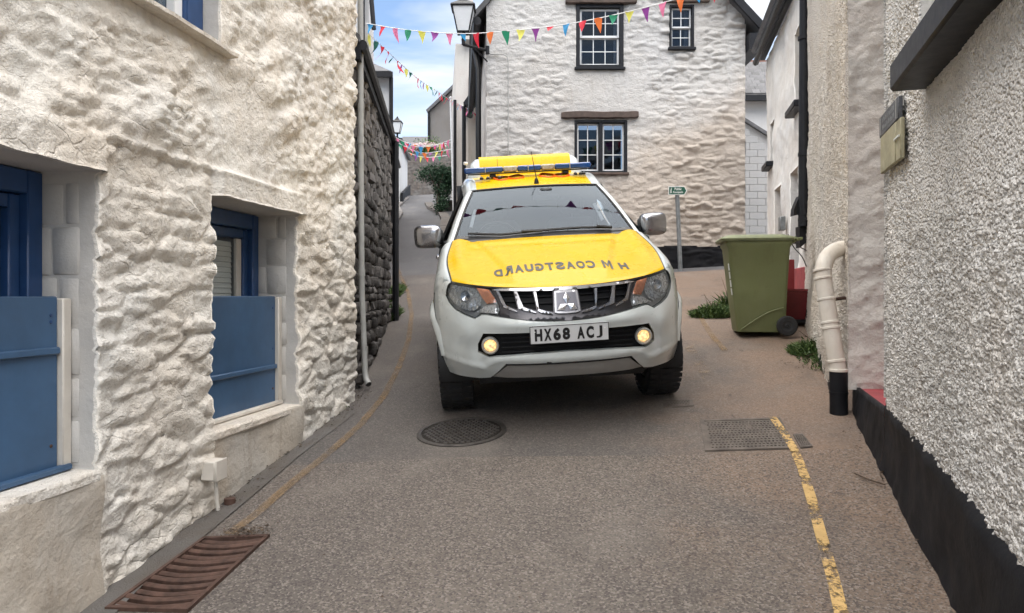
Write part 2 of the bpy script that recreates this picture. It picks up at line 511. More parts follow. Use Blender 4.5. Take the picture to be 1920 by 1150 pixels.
M['curtain'] = plain('pale_curtain', (.55, .55, .58), .9, var=.15, scale=5)
M['blind'] = plain('white_slatted_blind', (.62, .63, .60), .55, var=.06)
M['bark'] = plain('grey_bark', (.10, .08, .06), .9, var=.4, scale=12, bump=.8)
M['lamp_white'] = plain('milky_lamp_glass', (.72, .74, .76), .25, var=.04)

def glass_mat(name, tint=(.75, .8, .82), f0=.08, rough=.02, wob=0.0, fk=.9):
    n = NT(name); n.t.nodes.remove(n.b)
    tr = n.n('ShaderNodeBsdfTransparent'); tr.inputs[0].default_value = (*tint, 1)
    gl = n.n('ShaderNodeBsdfGlossy'); gl.inputs['Color'].default_value = (.80, .90, 1.0, 1); gl.inputs['Roughness'].default_value = rough
    fr = n.n('ShaderNodeLayerWeight'); fr.inputs['Blend'].default_value = .28
    k = n.math('ADD', n.math('MULTIPLY', fr.outputs['Fresnel'], fk), f0)
    if wob:
        nm = n.bump(n.noise(3.0, 3), wob, .02); n.l(nm, gl.inputs['Normal'])
    ms = n.n('ShaderNodeMixShader')
    n.l(n.math('MINIMUM', k, 1.0), ms.inputs[0]); n.l(tr.outputs[0], ms.inputs[1]); n.l(gl.outputs[0], ms.inputs[2])
    n.l(ms.outputs[0], n.out.inputs[0])
    return n.mat
M['pane'] = glass_mat('old_window_glass', (.55, .59, .63), .02, .03, .05, .45)
M['clear_pane'] = glass_mat('clear_window_glass', (.96, .97, .97), .01, .03, .05, .15)

def leaf_mat(name, c1, c2, trans=.25):
    n = NT(name)
    g = n.n('ShaderNodeNewGeometry').outputs['Random Per Island']
    c = n.ramp(g, .1, .9, c1, c2)
    return n.fin(c, .6, None, Specular_IOR_Level=.3, Subsurface_Weight=0.0)
M['leaf_dark'] = leaf_mat('dark_evergreen_leaf', (.012, .032, .018), (.035, .085, .040))
M['leaf_mid'] = leaf_mat('mid_green_leaf', (.045, .10, .022), (.12, .20, .05))
M['leaf_weed'] = leaf_mat('weed_leaf', (.030, .062, .018), (.10, .15, .045))
M['petal'] = leaf_mat('pale_pink_petal', (.60, .36, .40), (.75, .70, .66))
M['leaf_dead'] = leaf_mat('dead_leaf', (.03, .02, .013), (.10, .065, .04))
BUNT = {}
for nm, c in dict(red=(.66, .035, .06), orange=(.80, .20, .055), yellow=(.74, .70, .14), green=(.025, .26, .14), blue=(.05, .30, .58), purple=(.28, .06, .30), pink=(.78, .22, .38), darkgreen=(.02, .13, .10)).items():
    n = NT(nm + '_bunting_cloth')
    bs = n.n('ShaderNodeBsdfTranslucent'); bs.inputs[0].default_value = (*c, 1)
    n.set(n.b, 'Base Color', c); n.set(n.b, 'Roughness', .7)
    ms = n.n('ShaderNodeMixShader'); ms.inputs[0].default_value = .4
    n.l(n.b.outputs[0], ms.inputs[1]); n.l(bs.outputs[0], ms.inputs[2]); n.l(ms.outputs[0], n.out.inputs[0])
    BUNT[nm] = n.mat

def asphalt(name, c1, c2, silt, silt_bias, spk=1.0):
    n = NT(name)
    c = n.mix(n.ramp(n.noise(.9, 7, .6), .35, .66), c1, c2)
    # brown silt washed over the right half of the street
    sx = n.n('ShaderNodeSeparateXYZ'); n.l(n.tc, sx.inputs[0])
    w = n.math('MULTIPLY', n.math('ADD', sx.outputs[0], silt_bias), .42)
    sn = n.math('ADD', n.math('MULTIPLY', n.math('SUBTRACT', n.noise(.8, 8, .65, dist=.6), .5), 2.4), w)
    sf = n.ramp(sn, .1, .95)
    c = n.mix(n.math('MULTIPLY', sf, .85), c, silt)
    # chippings: pale stones and dark bitumen pits
    v = n.n('ShaderNodeTexVoronoi'); n.l(n.tc, v.inputs['Vector']); v.inputs['Scale'].default_value = 115
    sv = n.n('ShaderNodeSeparateColor'); n.l(v.outputs['Color'], sv.inputs[0])
    c = n.mix(n.math('MULTIPLY', n.ramp(sv.outputs[0], .72, .80), .42 * spk), c, (.34, .305, .27))
    c = n.mix(n.math('MULTIPLY', n.ramp(sv.outputs[1], .66, .76), .58 * spk), c, (.045, .04, .038))
    st = n.ramp(n.noise(2.2, 6, .65, n.mapv((1, .6, 1), (9, 4, 2)), .4), .58, .74)
    c = n.mix(n.math('MULTIPLY', st, .5), c, (.085, .072, .063))
    s2 = n.ramp(n.noise(7.5, 5, .6, n.mapv((1, .5, 1), (2, 7, 1)), .5), .66, .72)
    c = n.mix(n.math('MULTIPLY', s2, .55), c, (.065, .053, .047))
    s3 = n.ramp(n.noise(1.3, 4, .6, n.mapv((1, .7, 1), (4, 1, 6))), .55, .75)
    c = n.mix(n.math('MULTIPLY', s3, .45), c, (.235, .21, .185))
    nm = n.bump(v.outputs['Distance'], .75 * spk, .006)
    nm = n.bump(n.noise(160, 4, .7), .5, .004, nm)
    return n.fin(c, .82, nm, Specular_IOR_Level=.3)
M['road'] = asphalt('old_brown_asphalt', (.160, .136, .117), (.130, .113, .101), (.225, .158, .115), -.15)
M['road_upper'] = asphalt('grey_smooth_asphalt', (.108, .099, .093), (.132, .114, .102), (.232, .160, .115), -.30, .6)
M['lane'] = asphalt('grey_lane_asphalt', (.12, .12, .125), (.10, .10, .105), (.12, .11, .10), -4, .3)
M['concrete'] = wall_paint('gutter_concrete', (.145, .137, .13), (.125, .108, .09), (.175, .17, .165), ws=2, bump=.7, bscale=120, dirt=(.055, .045, .04), dirt_amt=.8)
def line_paint(name, c, lo, hi):
    n = NT(name)
    k = n.math('ADD', n.math('MULTIPLY', n.noise(5.5, 9, .72), .62), n.math('MULTIPLY', n.noise(38, 6, .7), .38))
    f = n.ramp(k, lo, hi)
    tr = n.n('ShaderNodeBsdfTransparent')
    ms = n.n('ShaderNodeMixShader'); n.l(f, ms.inputs[0]); n.l(tr.outputs[0], ms.inputs[1]); n.l(n.b.outputs[0], ms.inputs[2])
    n.l(ms.outputs[0], n.out.inputs[0])
    cc = n.mix(n.ramp(n.noise(11, 6), .35, .65), c, tuple(x * .72 for x in c))
    n.fin(cc, .7, n.bump(n.noise(120, 4), .4, .004))
    return n.mat
M['yellow_line'] = line_paint('worn_yellow_paint', (.64, .42, .16), .445, .525)
M['yellow_faint'] = line_paint('faint_yellow_paint', (.32, .205, .10), .38, .70)
M['yellow_ghost'] = line_paint('nearly_gone_yellow_paint', (.34, .235, .13), .50, .66)
# ================================================================== ground
GRATE_PX = [(196, 1146), (381, 1012), (506, 1007), (352, 1150)]
GQ = [gp(*p) for p in GRATE_PX]                       # corners of the road grate
pit = [(p.x, p.y) for p in GQ]
def pit_inset(k):
    cx = sum(p[0] for p in pit) / 4; cy = sum(p[1] for p in pit) / 4
    return [(cx + (p[0] - cx) * k, cy + (p[1] - cy) * k) for p in pit]
hole = pit_inset(.97)
SEAM = [gp(560, 872), gp(870, 857), gp(1310, 853), gp(1500, 846), gp(1660, 840)]   # where the road was resurfaced
def ground():
    xs = np.unique(np.round(np.concatenate([np.linspace(-60, -4, 30), np.arange(-4, 6.01, .1), np.linspace(6, 60, 30)]), 4))
    ys = np.unique(np.round(np.concatenate([np.linspace(-10, 0, 12), np.arange(0, 12.01, .1), np.arange(12, 40, .6), np.linspace(40, 320, 30)]), 4))
    X, Y = np.meshgrid(xs, ys, indexing='ij')
    Z = G(X, Y)
    V = np.stack([X, Y, Z], -1).reshape(-1, 3)
    F = grid_faces(len(xs), len(ys))
    c = V[F].mean(1)
    rx0, rx1, ry0, ry1 = -2.4, -.6, 2.2, 4.0
    keep = ~((c[:, 0] > rx0) & (c[:, 0] < rx1) & (c[:, 1] > ry0) & (c[:, 1] < ry1))
    F = F[keep].tolist()
    P, F2, loops = tri_area([(rx0, ry0), (rx1, ry0), (rx1, ry1), (rx0, ry1)], [hole], .1)
    n = len(V)
    P = np.array(P)
    V2 = np.stack([P[:, 0], P[:, 1], G(P[:, 0], P[:, 1])], -1)
    V = np.concatenate([V, V2])
    F += [tuple(int(i) + n for i in f) for f in F2]
    cc = np.array([np.mean(V[list(f)], 0) for f in F])
    seamy = np.interp(cc[:, 0], [s.x for s in SEAM], [s.y for s in SEAM])
    fm = np.where(cc[:, 1] > 14, 1, 0)
    o = mk('ground', V, F, [M['road'], M['lane']], None, True, fm, True, None)
    setp(o, kind='structure')
ground()
def sheet(name, left, right, off, mat, n=60, m=4, kind='structure'):
    """strip of ground between two polylines of (x, y)"""
    def res(pl, t):
        pl = np.array([(p[0], p[1]) for p in pl]); d = np.r_[0, np.cumsum(np.hypot(*np.diff(pl, axis=0).T))]
        return np.stack([np.interp(t * d[-1], d, pl[:, 0]), np.interp(t * d[-1], d, pl[:, 1])], -1)
    t = np.linspace(0, 1, n)
    a, b = res(left, t), res(right, t)
    k = np.linspace(0, 1, m)[None, :, None]
    P = a[:, None, :] * (1 - k) + b[:, None, :] * k
    V = np.concatenate([P, (G(P[..., 0], P[..., 1]) + off * (np.minimum(1, np.arange(m) / 2.0)[None, :] if m > 100 else 1.0))[..., None]], -1).reshape(-1, 3)
    o = mk(name, V, flip(grid_faces(n, m)), mat, None)
    return setp(o, kind=kind)
# upper, smoother asphalt beyond the seam
sheet('road_resurfaced', [(SEAM[0].x - .2, SEAM[0].y), (SEAM[1].x, SEAM[1].y), (SEAM[2].x, SEAM[2].y), (SEAM[3].x, SEAM[3].y), (SEAM[4].x + .5, SEAM[4].y)],
      [(-2.6, 13.9), (-1, 13.9), (1, 13.9), (4, 13.9), (7, 13.9)], .0025, M['road_upper'], 90, 120)
# concrete gutter strip along the cottage
wl = [gp(x, y) for x, y in ((60, 1230), (200, 1068), (300, 985), (450, 880), (560, 812), (672, 742))]
gr = [gp(x, y) for x, y in ((170, 1200), (290, 1078), (381, 1010), (470, 935), (560, 858), (668, 775))]
sheet('gutter_strip', [(p.x - .25, p.y) for p in wl[:-1]] + [(wl[-1].x - .2, wl[-1].y)], [(p.x, p.y) for p in gr], .008, M['concrete'], 70, 8)
def painted(name, pts, w, mat, label, off=.013):
    p = [gp(*q) for q in pts]
    L, R_ = [], []
    for i, q in enumerate(p):
        t = (p[min(i + 1, len(p) - 1)] - p[max(i - 1, 0)]); t.z = 0; t.normalize()
        s = Vector((t.y, -t.x, 0)) * w / 2
        L.append((q.x - s.x, q.y - s.y)); R_.append((q.x + s.x, q.y + s.y))
    o = sheet(name, L, R_, off, mat, 120, 3)
    o['label'] = label
    return o
painted('yellow_line', [(428, 1006), (480, 968), (545, 910), (610, 858), (675, 800), (720, 745), (748, 690), (766, 640), (772, 590), (765, 550), (752, 520), (742, 495), (738, 470)], .06, M['yellow_faint'], 'faded yellow kerb line curving along the left side of the street')
painted('yellow_line', [(1582, 1175), (1562, 1090), (1540, 1010), (1520, 935), (1503, 880), (1488, 845), (1470, 815), (1448, 785)], .050, M['yellow_line'], 'worn bright yellow line running along the right side of the street')
painted('yellow_line', [(1360, 660), (1335, 632), (1318, 605), (1308, 585)], .06, M['yellow_faint'], 'broken remnant of yellow line beside the wheelie bin')
painted('yellow_line', [(1330, 715), (1305, 675), (1288, 645)], .10, M['yellow_ghost'], 'nearly worn away yellow mark beside the front bumper of the truck')

# ================================================================== walls with relief
def relief_wall(name, P0, d2, n2, us, zs, holes, disp, mats, parent, reveal=.0, skirt=.25, shift=None, rmat=1, matfn=None):
    """rough wall in the vertical plane through P0 along d2; n2 points to the street.
    holes: (u0, u1, z0, z1, depth). The edge of each opening turns into the wall."""
    us = np.asarray(us); zs = np.asarray(zs)
    def merge(a, edges, tol):
        a = np.array([v for v in a if all(abs(v - e) > tol for e in edges)])
        return np.unique(np.round(np.concatenate([a, edges]), 5)) if len(edges) else a
    st = np.min(np.diff(us)) * .6; sz = np.min(np.diff(zs)) * .6
    us = merge(us, [h[0] for h in holes] + [h[1] for h in holes], st)
    zs = merge(zs, [h[2] for h in holes] + [h[3] for h in holes], sz)
    U, Z = np.meshgrid(us, zs, indexing='ij')
    N = disp(U, Z)
    du, dz = shift(U, Z) if shift else (0 * U, 0 * U)
    d3 = np.array([d2[0], d2[1], 0.]); n3 = np.array([n2[0], n2[1], 0.]); p0 = np.array([P0[0], P0[1], 0.])
    def pos(u, z, nn): return p0 + u[..., None] * d3 + nn[..., None] * n3 + z[..., None] * np.array([0, 0, 1.])
    V = pos(U + du, Z + dz, N)
    nu, nz = U.shape
    Vf = V.reshape(-1, 3)
    F = grid_faces(nu, nz)
    uc = (us[:-1] + us[1:]) / 2; zc = (zs[:-1] + zs[1:]) / 2
    UC, ZC = np.meshgrid(uc, zc, indexing='ij')
    keep = np.ones(UC.shape, bool)
    for h in holes: keep &= ~((UC > h[0]) & (UC < h[1]) & (ZC > h[2]) & (ZC < h[3]))
    F = F[keep.reshape(-1)]
    fm = np.zeros(len(F), int) if matfn is None else matfn(UC, ZC).reshape(-1)[keep.reshape(-1)]
    orient = np.dot(np.cross(d3, [0, 0, 1.]), n3)
    if orient < 0: F = F[:, ::-1]
    F = F.tolist(); fm = fm.tolist()
    VV = [Vf]; n = len(Vf)
    for h in holes:
        iu = [int(np.argmin(abs(us - h[0]))), int(np.argmin(abs(us - h[1])))]
        iz = [int(np.argmin(abs(zs - h[2]))), int(np.argmin(abs(zs - h[3])))]
        loop = [(i, iz[0]) for i in range(iu[0], iu[1])] + [(iu[1], j) for j in range(iz[0], iz[1])] + \
               [(i, iz[1]) for i in range(iu[1], iu[0], -1)] + [(iu[0], j) for j in range(iz[1], iz[0], -1)]
        li = np.array(loop)
        uu, zz_ = U[li[:, 0], li[:, 1]], Z[li[:, 0], li[:, 1]]
        nn, dd, ee = N[li[:, 0], li[:, 1]], (du + 0 * U)[li[:, 0], li[:, 1]], (dz + 0 * U)[li[:, 0], li[:, 1]]
        rings = [0, .012, .03, .07, h[4]]
        prev = [i * nz + j for i, j in loop]
        first = True
        for k, dep in enumerate(rings):
            fade = max(0, 1 - dep / .08)
            ring = pos(uu + dd * fade, zz_ + ee * fade, nn * fade - dep)
            VV.append(ring)
            cur = list(range(n, n + len(loop))); n += len(loop)
            if not first or True:
                src = prev
                for q in range(len(loop)):
                    q2 = (q + 1) % len(loop)
                    f = (src[q], src[q2], cur[q2], cur[q])
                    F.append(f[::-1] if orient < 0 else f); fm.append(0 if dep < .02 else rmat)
            prev = cur; first = False
    o = mk(name, np.concatenate(VV), F, mats, parent, True, fm, True, None)
    return o
def wp(P0, d2, n2, u, z, n=0.0):
    return Vector((P0[0] + d2[0] * u + n2[0] * n, P0[1] + d2[1] * u + n2[1] * n, z))
class Face:
    """frame of a vertical wall: u along it, n out of it"""
    def __init__(s, P0, d2, n2):
        s.P0, s.d, s.n = P0, d2, n2
        s.D = Vector((d2[0], d2[1], 0)); s.N = Vector((n2[0], n2[1], 0)); s.Z = Vector((0, 0, 1))
    def p(s, u, z, n=0.0): return wp(s.P0, s.d, s.n, u, z, n)
    def box(s, mb, u0, u1, z0, z1, n0, n1, m=0, bev=0.0):
        return mb.obox(s.p(u0, z0, n0), s.D * (u1 - u0), s.N * (n1 - n0), s.Z * (z1 - z0), m, bev)
    def u_at(s, px):        # u where the photograph's column px meets the wall
        r = (px - 960) / FPX
        return (r * s.P0[1] - s.P0[0]) / (s.d[0] - r * s.d[1])
    def z_at(s, px, py):
        Y = s.P0[1] + s.d[1] * s.u_at(px)
        return EYE - (py - HOR) / FPX * Y

# ------------------------------------------------------------------ left cottage
LF = Face((-2.287, 0.0), (.1551, .9879), (.9879, -.1551))
u_end = LF.u_at(664)
W1 = (1.55, LF.u_at(167), .84, 2.11, .28)
W2 = (LF.u_at(386), LF.u_at(549), .84, 2.13, .31)
W3 = (2.95, LF.u_at(406), 2.95, 4.05, .10)
def left_disp(u, z):
    wu = u + .09 * fbm(u * 2.5, z * 3, 3, 3); wz = z + .07 * fbm(u * 2.2, z * 4, 3, 8)
    f1, f2, r = worley(wu / .30, wz / .125, 21)
    st = sstep(0.02, .5, f2 - f1) * (.3 + .7 * r)
    g1_, g2_, r2 = worley(wu / .13 + 4, wz / .07, 33)
    st2 = sstep(0.0, .45, g2_ - g1_) * (.3 + .7 * r2)
    low = 1 - sstep(1.98, 2.30, z + .06 * fbm(u * 2, z, 2, 5))
    ren = np.zeros_like(u)
    for w in (W1, W2):
        ren = np.maximum(ren, bump1(w[0] - .2 if w is W1 else w[0] + .02, w[1] + .02, .05, u) * (1 - sstep(.80, .86, z)))
    gro = 1 - sstep(.0, .16, f2 - f1)
    ridg = 1 - 2 * np.abs(fbm(wu * 4.2, wz * 9.0, 4, 19))
    lay = 1 - 2 * np.abs(fbm(wu * 1.9 + 3, wz * 8.5, 4, 27, .55))
    lay2 = 1 - 2 * np.abs(fbm(wu * 5.5 + 3, wz * 17., 3, 29, .55))
    rough = .020 * sstep(0.0, .26, f2 - f1) * (.2 + .8 * r) + .006 * st2 + .046 * fbm(u * 2.1, z * 6.0, 5, 13, .6) - .006 * gro + .030 * lay + .013 * lay2 + .010 * ridg - .03
    q = u * .75 + z * .55; w_ = z * .85 - u * .4
    d1, d2_, r3 = worley(q / .42, w_ / .20 + 2, 51)
    patch = sstep(-.12, .14, fbm(u * .9, z * .9, 2, 77))
    upper = .034 * sstep(0, .6, d2_ - d1) * r3 + .060 * fbm(q * 2.3, w_ * 5.0, 5, 61, .55) * (.6 + .7 * patch) + .022 * st2 * patch
    smooth = .018 * fbm(u * 2.2, z * 2.2, 4, 71) + .035 * fbm(u * .8, z * .8, 2, 4) + .008 * fbm(u * 9, z * 9, 3, 81)
    h = rough * low + upper * (1 - low)
    lint = bump1(LF.u_at(392), LF.u_at(556), .02, u) * bump1(2.13, 2.255, .012, z)
    lint = np.maximum(lint, bump1(1.0, LF.u_at(170), .05, u) * bump1(2.11, 2.25, .012, z))
    h = h * (1 - ren) + (smooth + .035) * ren
    sm3 = bump1(W3[0] - .1, W3[1] + .06, .05, u) * sstep(2.75, 2.95, z)
    h = h * (1 - sm3 * .75)
    h = h * (1 - lint * .65) + lint * .055
    h = h + .022 * bump1(1.0, LF.u_at(556), .03, u) * bump1(2.256, 2.275, .008, z)       # drip line over the lintels
    h = h + .05 * bump1(-.2, .50, .15, z - .134 * u * .98) * fbm(u * 1.5, z * 2, 2, 90)
    edge = sstep(u_end - .10, u_end, u)
    return h + .02 - .05 * edge ** 2
def left_shift(u, z):
    return .040 * fbm(u * 3, z * 5.5, 4, 101), .018 * fbm(u * 5, z * 5, 3, 111)
cottage = thing('cottage', 'cream limewashed rubble stone cottage with blue windows, filling the left side', 'cottage', LF.p(3.5, g1(-1.75, 3.4)))
us = np.unique(np.round(np.concatenate([np.arange(-.6, 2.4, .06), np.arange(2.4, u_end, .0165), [u_end]]), 5))
zs = np.unique(np.round(np.concatenate([np.arange(-.15, 4.35, .0165), np.arange(4.4, 5.5, .08)]), 5))
def left_mat(u, z):
    m = np.zeros(u.shape, int)
    zz2 = z + .05 * fbm(u * 3, z * 3, 3, 5)
    for w in (W1, W2):
        m[(u > w[0] - (.2 if w is W1 else .0)) & (u < w[1] + .03) & (zz2 < .82)] = 2
    return m
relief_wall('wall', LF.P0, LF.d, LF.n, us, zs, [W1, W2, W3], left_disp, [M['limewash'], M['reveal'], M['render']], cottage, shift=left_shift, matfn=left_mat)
# the end of the cottage, turning away from the street
pc = LF.p(u_end, 0)
EF = Face((pc.x, pc.y), (-.985, .17), (.17, .985))
relief_wall('end_wall', EF.P0, EF.d, EF.n, np.arange(0, 3.2, .08), zs[::4], [], lambda u, z: left_disp(u * 0 + u_end, z) * np.clip(1 - u / .15, 0, 1) + .02 * fbm(u * 4, z * 6, 3, 7) * np.clip(u / .15, 0, 1), [M['limewash']], cottage)
mb = MB()
a, b = LF.p(-.6, 5.42, .3), LF.p(u_end + .2, 5.42, .3)
c_, d_ = LF.p(u_end + .2, 7.6, -3.0), LF.p(-.6, 7.6, -3.0)
mb.hexa([a, b, c_, d_] + [v + Vector((0, 0, .12)) for v in (a, b, c_, d_)])
mb.build('roof', M['slate'], cottage)
# jamb stones: painted blocks with open joints on the far side of each ground floor opening
def jamb(w, rows, seed):
    r = random.Random(seed)
    z = w[2] + .02
    for k in range(rows):
        h = (w[3] - w[2] - .03) / rows * r.uniform(.88, 1.1)
        if z + h > w[3] - .005: h = w[3] - .008 - z
        if h < .05: break
        cut = r.uniform(.35, .65) * w[4]
        for d0, d1 in ((.045, cut - .004), (cut + .004, w[4] - .012)):
            if r.random() < .2: continue
            m_ = MB()
            LF.box(m_, w[1] - r.uniform(.003, .008), w[1] + .02, z + .003 + r.uniform(0, .006), z + h - .004, -d1, -d0, 0, .008)
            m_.build('jamb_stone', M['reveal'], cottage, sharp=None)
        z += h
jamb(W1, 6, 3); jamb(W2, 7, 5)
# blue frames deep in the openings
def cottage_window(w, dep, kind):
    mb = MB()
    u0, u1, z0, z1, _ = w
    f = .085
    LF.box(mb, u1 - f, u1 - .004, z0, z1 - .004, -dep, -dep + .07, 0, .006)
    LF.box(mb, u0 + .004, u0 + f, z0, z1 - .004, -dep, -dep + .07, 0, .006)
    LF.box(mb, u0 + f, u1 - f, z1 - f - .02, z1 - .004, -dep, -dep + .07, 0, .006)
    win = mb.build('window', M['blue_gloss'], cottage)
    mb = MB()
    LF.box(mb, u1 - f - .06, u1 - f - .001, z0, z1 - f - .022, -dep - .01, -dep + .035, 0, .006)
    LF.box(mb, u0 + f + .001, u0 + f + .06, z0, z1 - f - .022, -dep - .01, -dep + .035, 0, .006)
    LF.box(mb, u0 + f + .06, u1 - f - .06, z1 - f - .085, z1 - f - .023, -dep - .01, -dep + .035, 0, .006)
    mb.build('sash', M['blue_gloss'], win)
    if kind == 'panel':
        mb = MB(); LF.box(mb, u0 + f + .061, u1 - f - .061, z0, z1 - f - .086, -dep - .03, -dep + .005, 0, .01)
        mb.build('door_panel', M['blue_gloss'], win)
        mb = MB(); LF.box(mb, u0, u1, z0, z1, -dep - .12, -dep - .06); mb.build('backing', M['room_dark'], win)
    else:
        mb = MB(); LF.box(mb, u0 + f + .061, u1 - f - .12, z0, z1 - f - .086, -dep + .002, -dep + .006); mb.build('pane', M['clear_pane'], win)
        mb = MB(); LF.box(mb, u1 - f - .119, u1 - f - .061, z0, z1 - f - .086, -dep - .005, -dep + .02, 0, .004); mb.build('casement_stile', M['cream_trim'], win)
        z = z1 - f - .11
        while z > z0 + .5:
            mb = MB()
            a = LF.p(u0 + f + .07, z, -dep - .022); 
            mb.obox(a, LF.D * (u1 - u0 - 2 * f - .2), LF.N * .007 + Vector((0, 0, -.032)), LF.N * .003 + Vector((0, 0, .001)))
            mb.build('blind_slat', M['blind'], win); z -= .034
        mb = MB(); LF.box(mb, u0, u1, z0, z1, -dep - .3, -dep - .1); mb.build('backing', M['room_dark'], win)
cottage_window(W1, .285, 'panel'); cottage_window(W2, .315, 'blind')
# upper window with slate sill
mb = MB(); u0, u1, z0, z1, _ = W3
LF.box(mb, u1 - .16, u1 - .004, z0, z1, -.16, -.075, 0, .008); LF.box(mb, u0, u0 + .15, z0, z1, -.16, -.075, 0, .008); LF.box(mb, u0 + .10, u1 - .10, z1 - .1, z1, -.155, -.08, 0, .008)
win = mb.build('window', M['blue_gloss'], cottage)
mb = MB(); LF.box(mb, u1 - .235, u1 - .161, z0, z1, -.17, -.10, 0, .006); LF.box(mb, u0 + .2, u1 - .236, z0, z0 + .05, -.17, -.10, 0, .006)
mb.build('sash', M['white_gloss'], win)
mb = MB(); LF.box(mb, u0 + .15, u1 - .236, z0 + .05, z1, -.15, -.145); mb.build('pane', M['pane'], win)
mb = MB(); LF.box(mb, u0, u1, z0, z1, -.6, -.5); mb.build('backing', M['room_dark'], win)
us_ = np.linspace(2.75, LF.u_at(421), 60); V = []
for u in us_:
    for dn, dz in ((-.09, .0), (.05, -.004), (.072, -.012), (.070, -.03), (.04, -.036), (-.02, -.036)):
        k = np.array([u]); V.append(LF.p(u, 2.955 + dz + float(.012 * fbm(k * 7, k * 0 + dn * 30, 3, 9)[0]), dn + .02 + float(.035 * fbm(k * 5, k * 0, 3, 17)[0])))
F = flip(grid_faces(60, 6)).tolist() + [tuple(range(6)), tuple(59 * 6 + i for i in range(6))[::-1]]
mk('window_sill', V, F, M['limewash'], cottage, sharp=30)
for w, xx in ((W1, 176), (W2, 553)):
    mb = MB(); LF.box(mb, w[0] - .05, w[1] + .012, w[2] - .05, w[2] + .004, -w[4], .055, 0, .012); mb.build('window_sill', M['limewash'], cottage)
# flood boards slotted into the two openings
def flood_board(w, batten_z, label, gap_l):
    u0, u1, z0, z1, _ = w
    t = thing('flood_board', label, 'flood board', LF.p((u0 + u1) / 2, z0, -.1))
    mb = MB(); LF.box(mb, u0 + gap_l, u1 - .062, z0 + .012, 1.578, -.125, -.095, 0, .006); mb.build('panel', M['blue_board'], t)
    mb = MB(); LF.box(mb, u0 + gap_l, u1 - .064, batten_z - .016, batten_z + .016, -.095, -.078, 0, .006); mb.build('batten', M['blue_board'], t)
    mb = MB(); LF.box(mb, u0 + gap_l, u1 - .02, z0 + .008, z0 + .034, -.0945, -.058, 0, .006); mb.build('bottom_rail', M['blue_board'] if w is W1 else M['cream_trim'], t)
    mb = MB(); LF.box(mb, u1 - .060, u1 - .010, z0 + .006, 1.57, -.13, -.072, 0, .006); mb.build('side_channel', M['cream_trim'], t)
    for su in (u0 + .10, u1 - .10):
        for sz in (z0 + .12, batten_z + .12, 1.50):
            mb = MB(); mb.lathe(LF.p(su, sz, -.0948), LF.N, [(0, .008), (.0025, .007), (.004, 0)], 10); mb.build('screw', M['rust'] if sz < 1 else M['blue_gloss'], t)
flood_board(W1, 1.352, 'large blue flood board at the left edge of the picture, lowest and nearest', .0)
flood_board(W2, 1.107, 'blue flood board under the window with a white slatted blind', .004)
# junction box low on the pier
t = thing('junction_box', 'small cream junction box low on the cottage wall with thin pipe below', 'junction box', LF.p(LF.u_at(376), .6, .05))
ub = LF.u_at(376); zb = LF.z_at(376, 880)
mb = MB(); LF.box(mb, ub - .055, ub + .05, zb - .05, zb + .055, .03, .115, 0, .008); mb.build('box', M['cream_trim'], t)
mb = MB(); LF.box(mb, ub - .058, ub + .053, zb - .053, zb + .058, .1152, .124, 0, .005); mb.build('cover', M['cream_trim'], t)
mb = MB(); mb.tube([LF.p(ub + .03, zb - .04, .07), LF.p(ub + .03, zb - .16, .075), LF.p(ub + .035, g1(-1.62, 4.0) - .02, .085)], .011, 8); mb.build('conduit', M['cream_trim'], t)
mb = MB(); mb.tube([LF.p(ub + .12, g1(-1.62, 4.0) - .02, .10), LF.p(ub + .12, g1(-1.62, 4.0) + .05, .10)], .03, 10); mb.build('pipe_stub', M['rust'], t)
# grey rainwater pipe on the corner
t = thing('drain_pipe', 'slim grey white rainwater pipe on the corner of the cottage', 'drainpipe', LF.p(u_end, .8, .05))
pb = gp(680, 733)
x0 = pb + Vector((.02, .02, .05))
pts = [Vector((x0.x - .05, x0.y + .02, 5.3)), Vector((x0.x - .045, x0.y + .02, 2.6)), Vector((x0.x - .035, x0.y + .02, 1.6)), Vector((x0.x - .005, x0.y + .01, x0.z + .10)), Vector((x0.x + .01, x0.y - .01, x0.z + .045)), Vector((x0.x + .04, x0.y - .05, x0.z + .01))]
mb = MB(); mb.tube(pts, .026, 12, cap=False); mb.build('pipe', M['grey_pvc'], t)
mb = MB(); mb.tube([pts[-1] - Vector((.03, -.035, -.005)) * .4, pts[-1] - Vector((.03, -.035, -.005)) * .1], .024, 10); mb.build('dark_bore', M['soil'], t)
for z in (1.08, 1.75, 2.9):
    x = np.interp(z, [p.z for p in pts[::-1]], [p.x for p in pts[::-1]])
    mb = MB(); mb.tube([(x, x0.y + .02, z), (x, x0.y + .02, z + .06)], .031, 12); mb.build('collar', M['grey_pvc'], t)
for px, py0, py1, nm in ((673, 302, 330, 'upper'), (675, 345, 372, 'lower')):
    Y = x0.y + .22
    a = at(px - 8, py1, Y); b = at(px + 6, py0, Y)
    t = thing('meter_box', '%s of two small white boxes fixed behind the corner of the cottage' % nm, 'meter box', (a.x, Y, a.z))
    mb = MB(); mb.box(a.x, b.x, Y, Y + .08, a.z, b.z, 0, .008); mb.build('box', M['grey_pvc'], t)
    mb = MB(); mb.box(a.x + .006, b.x - .006, Y - .008, Y - .0005, a.z + .006, b.z - .006, 0, .003); mb.build('cover', M['grey_pvc'], t)

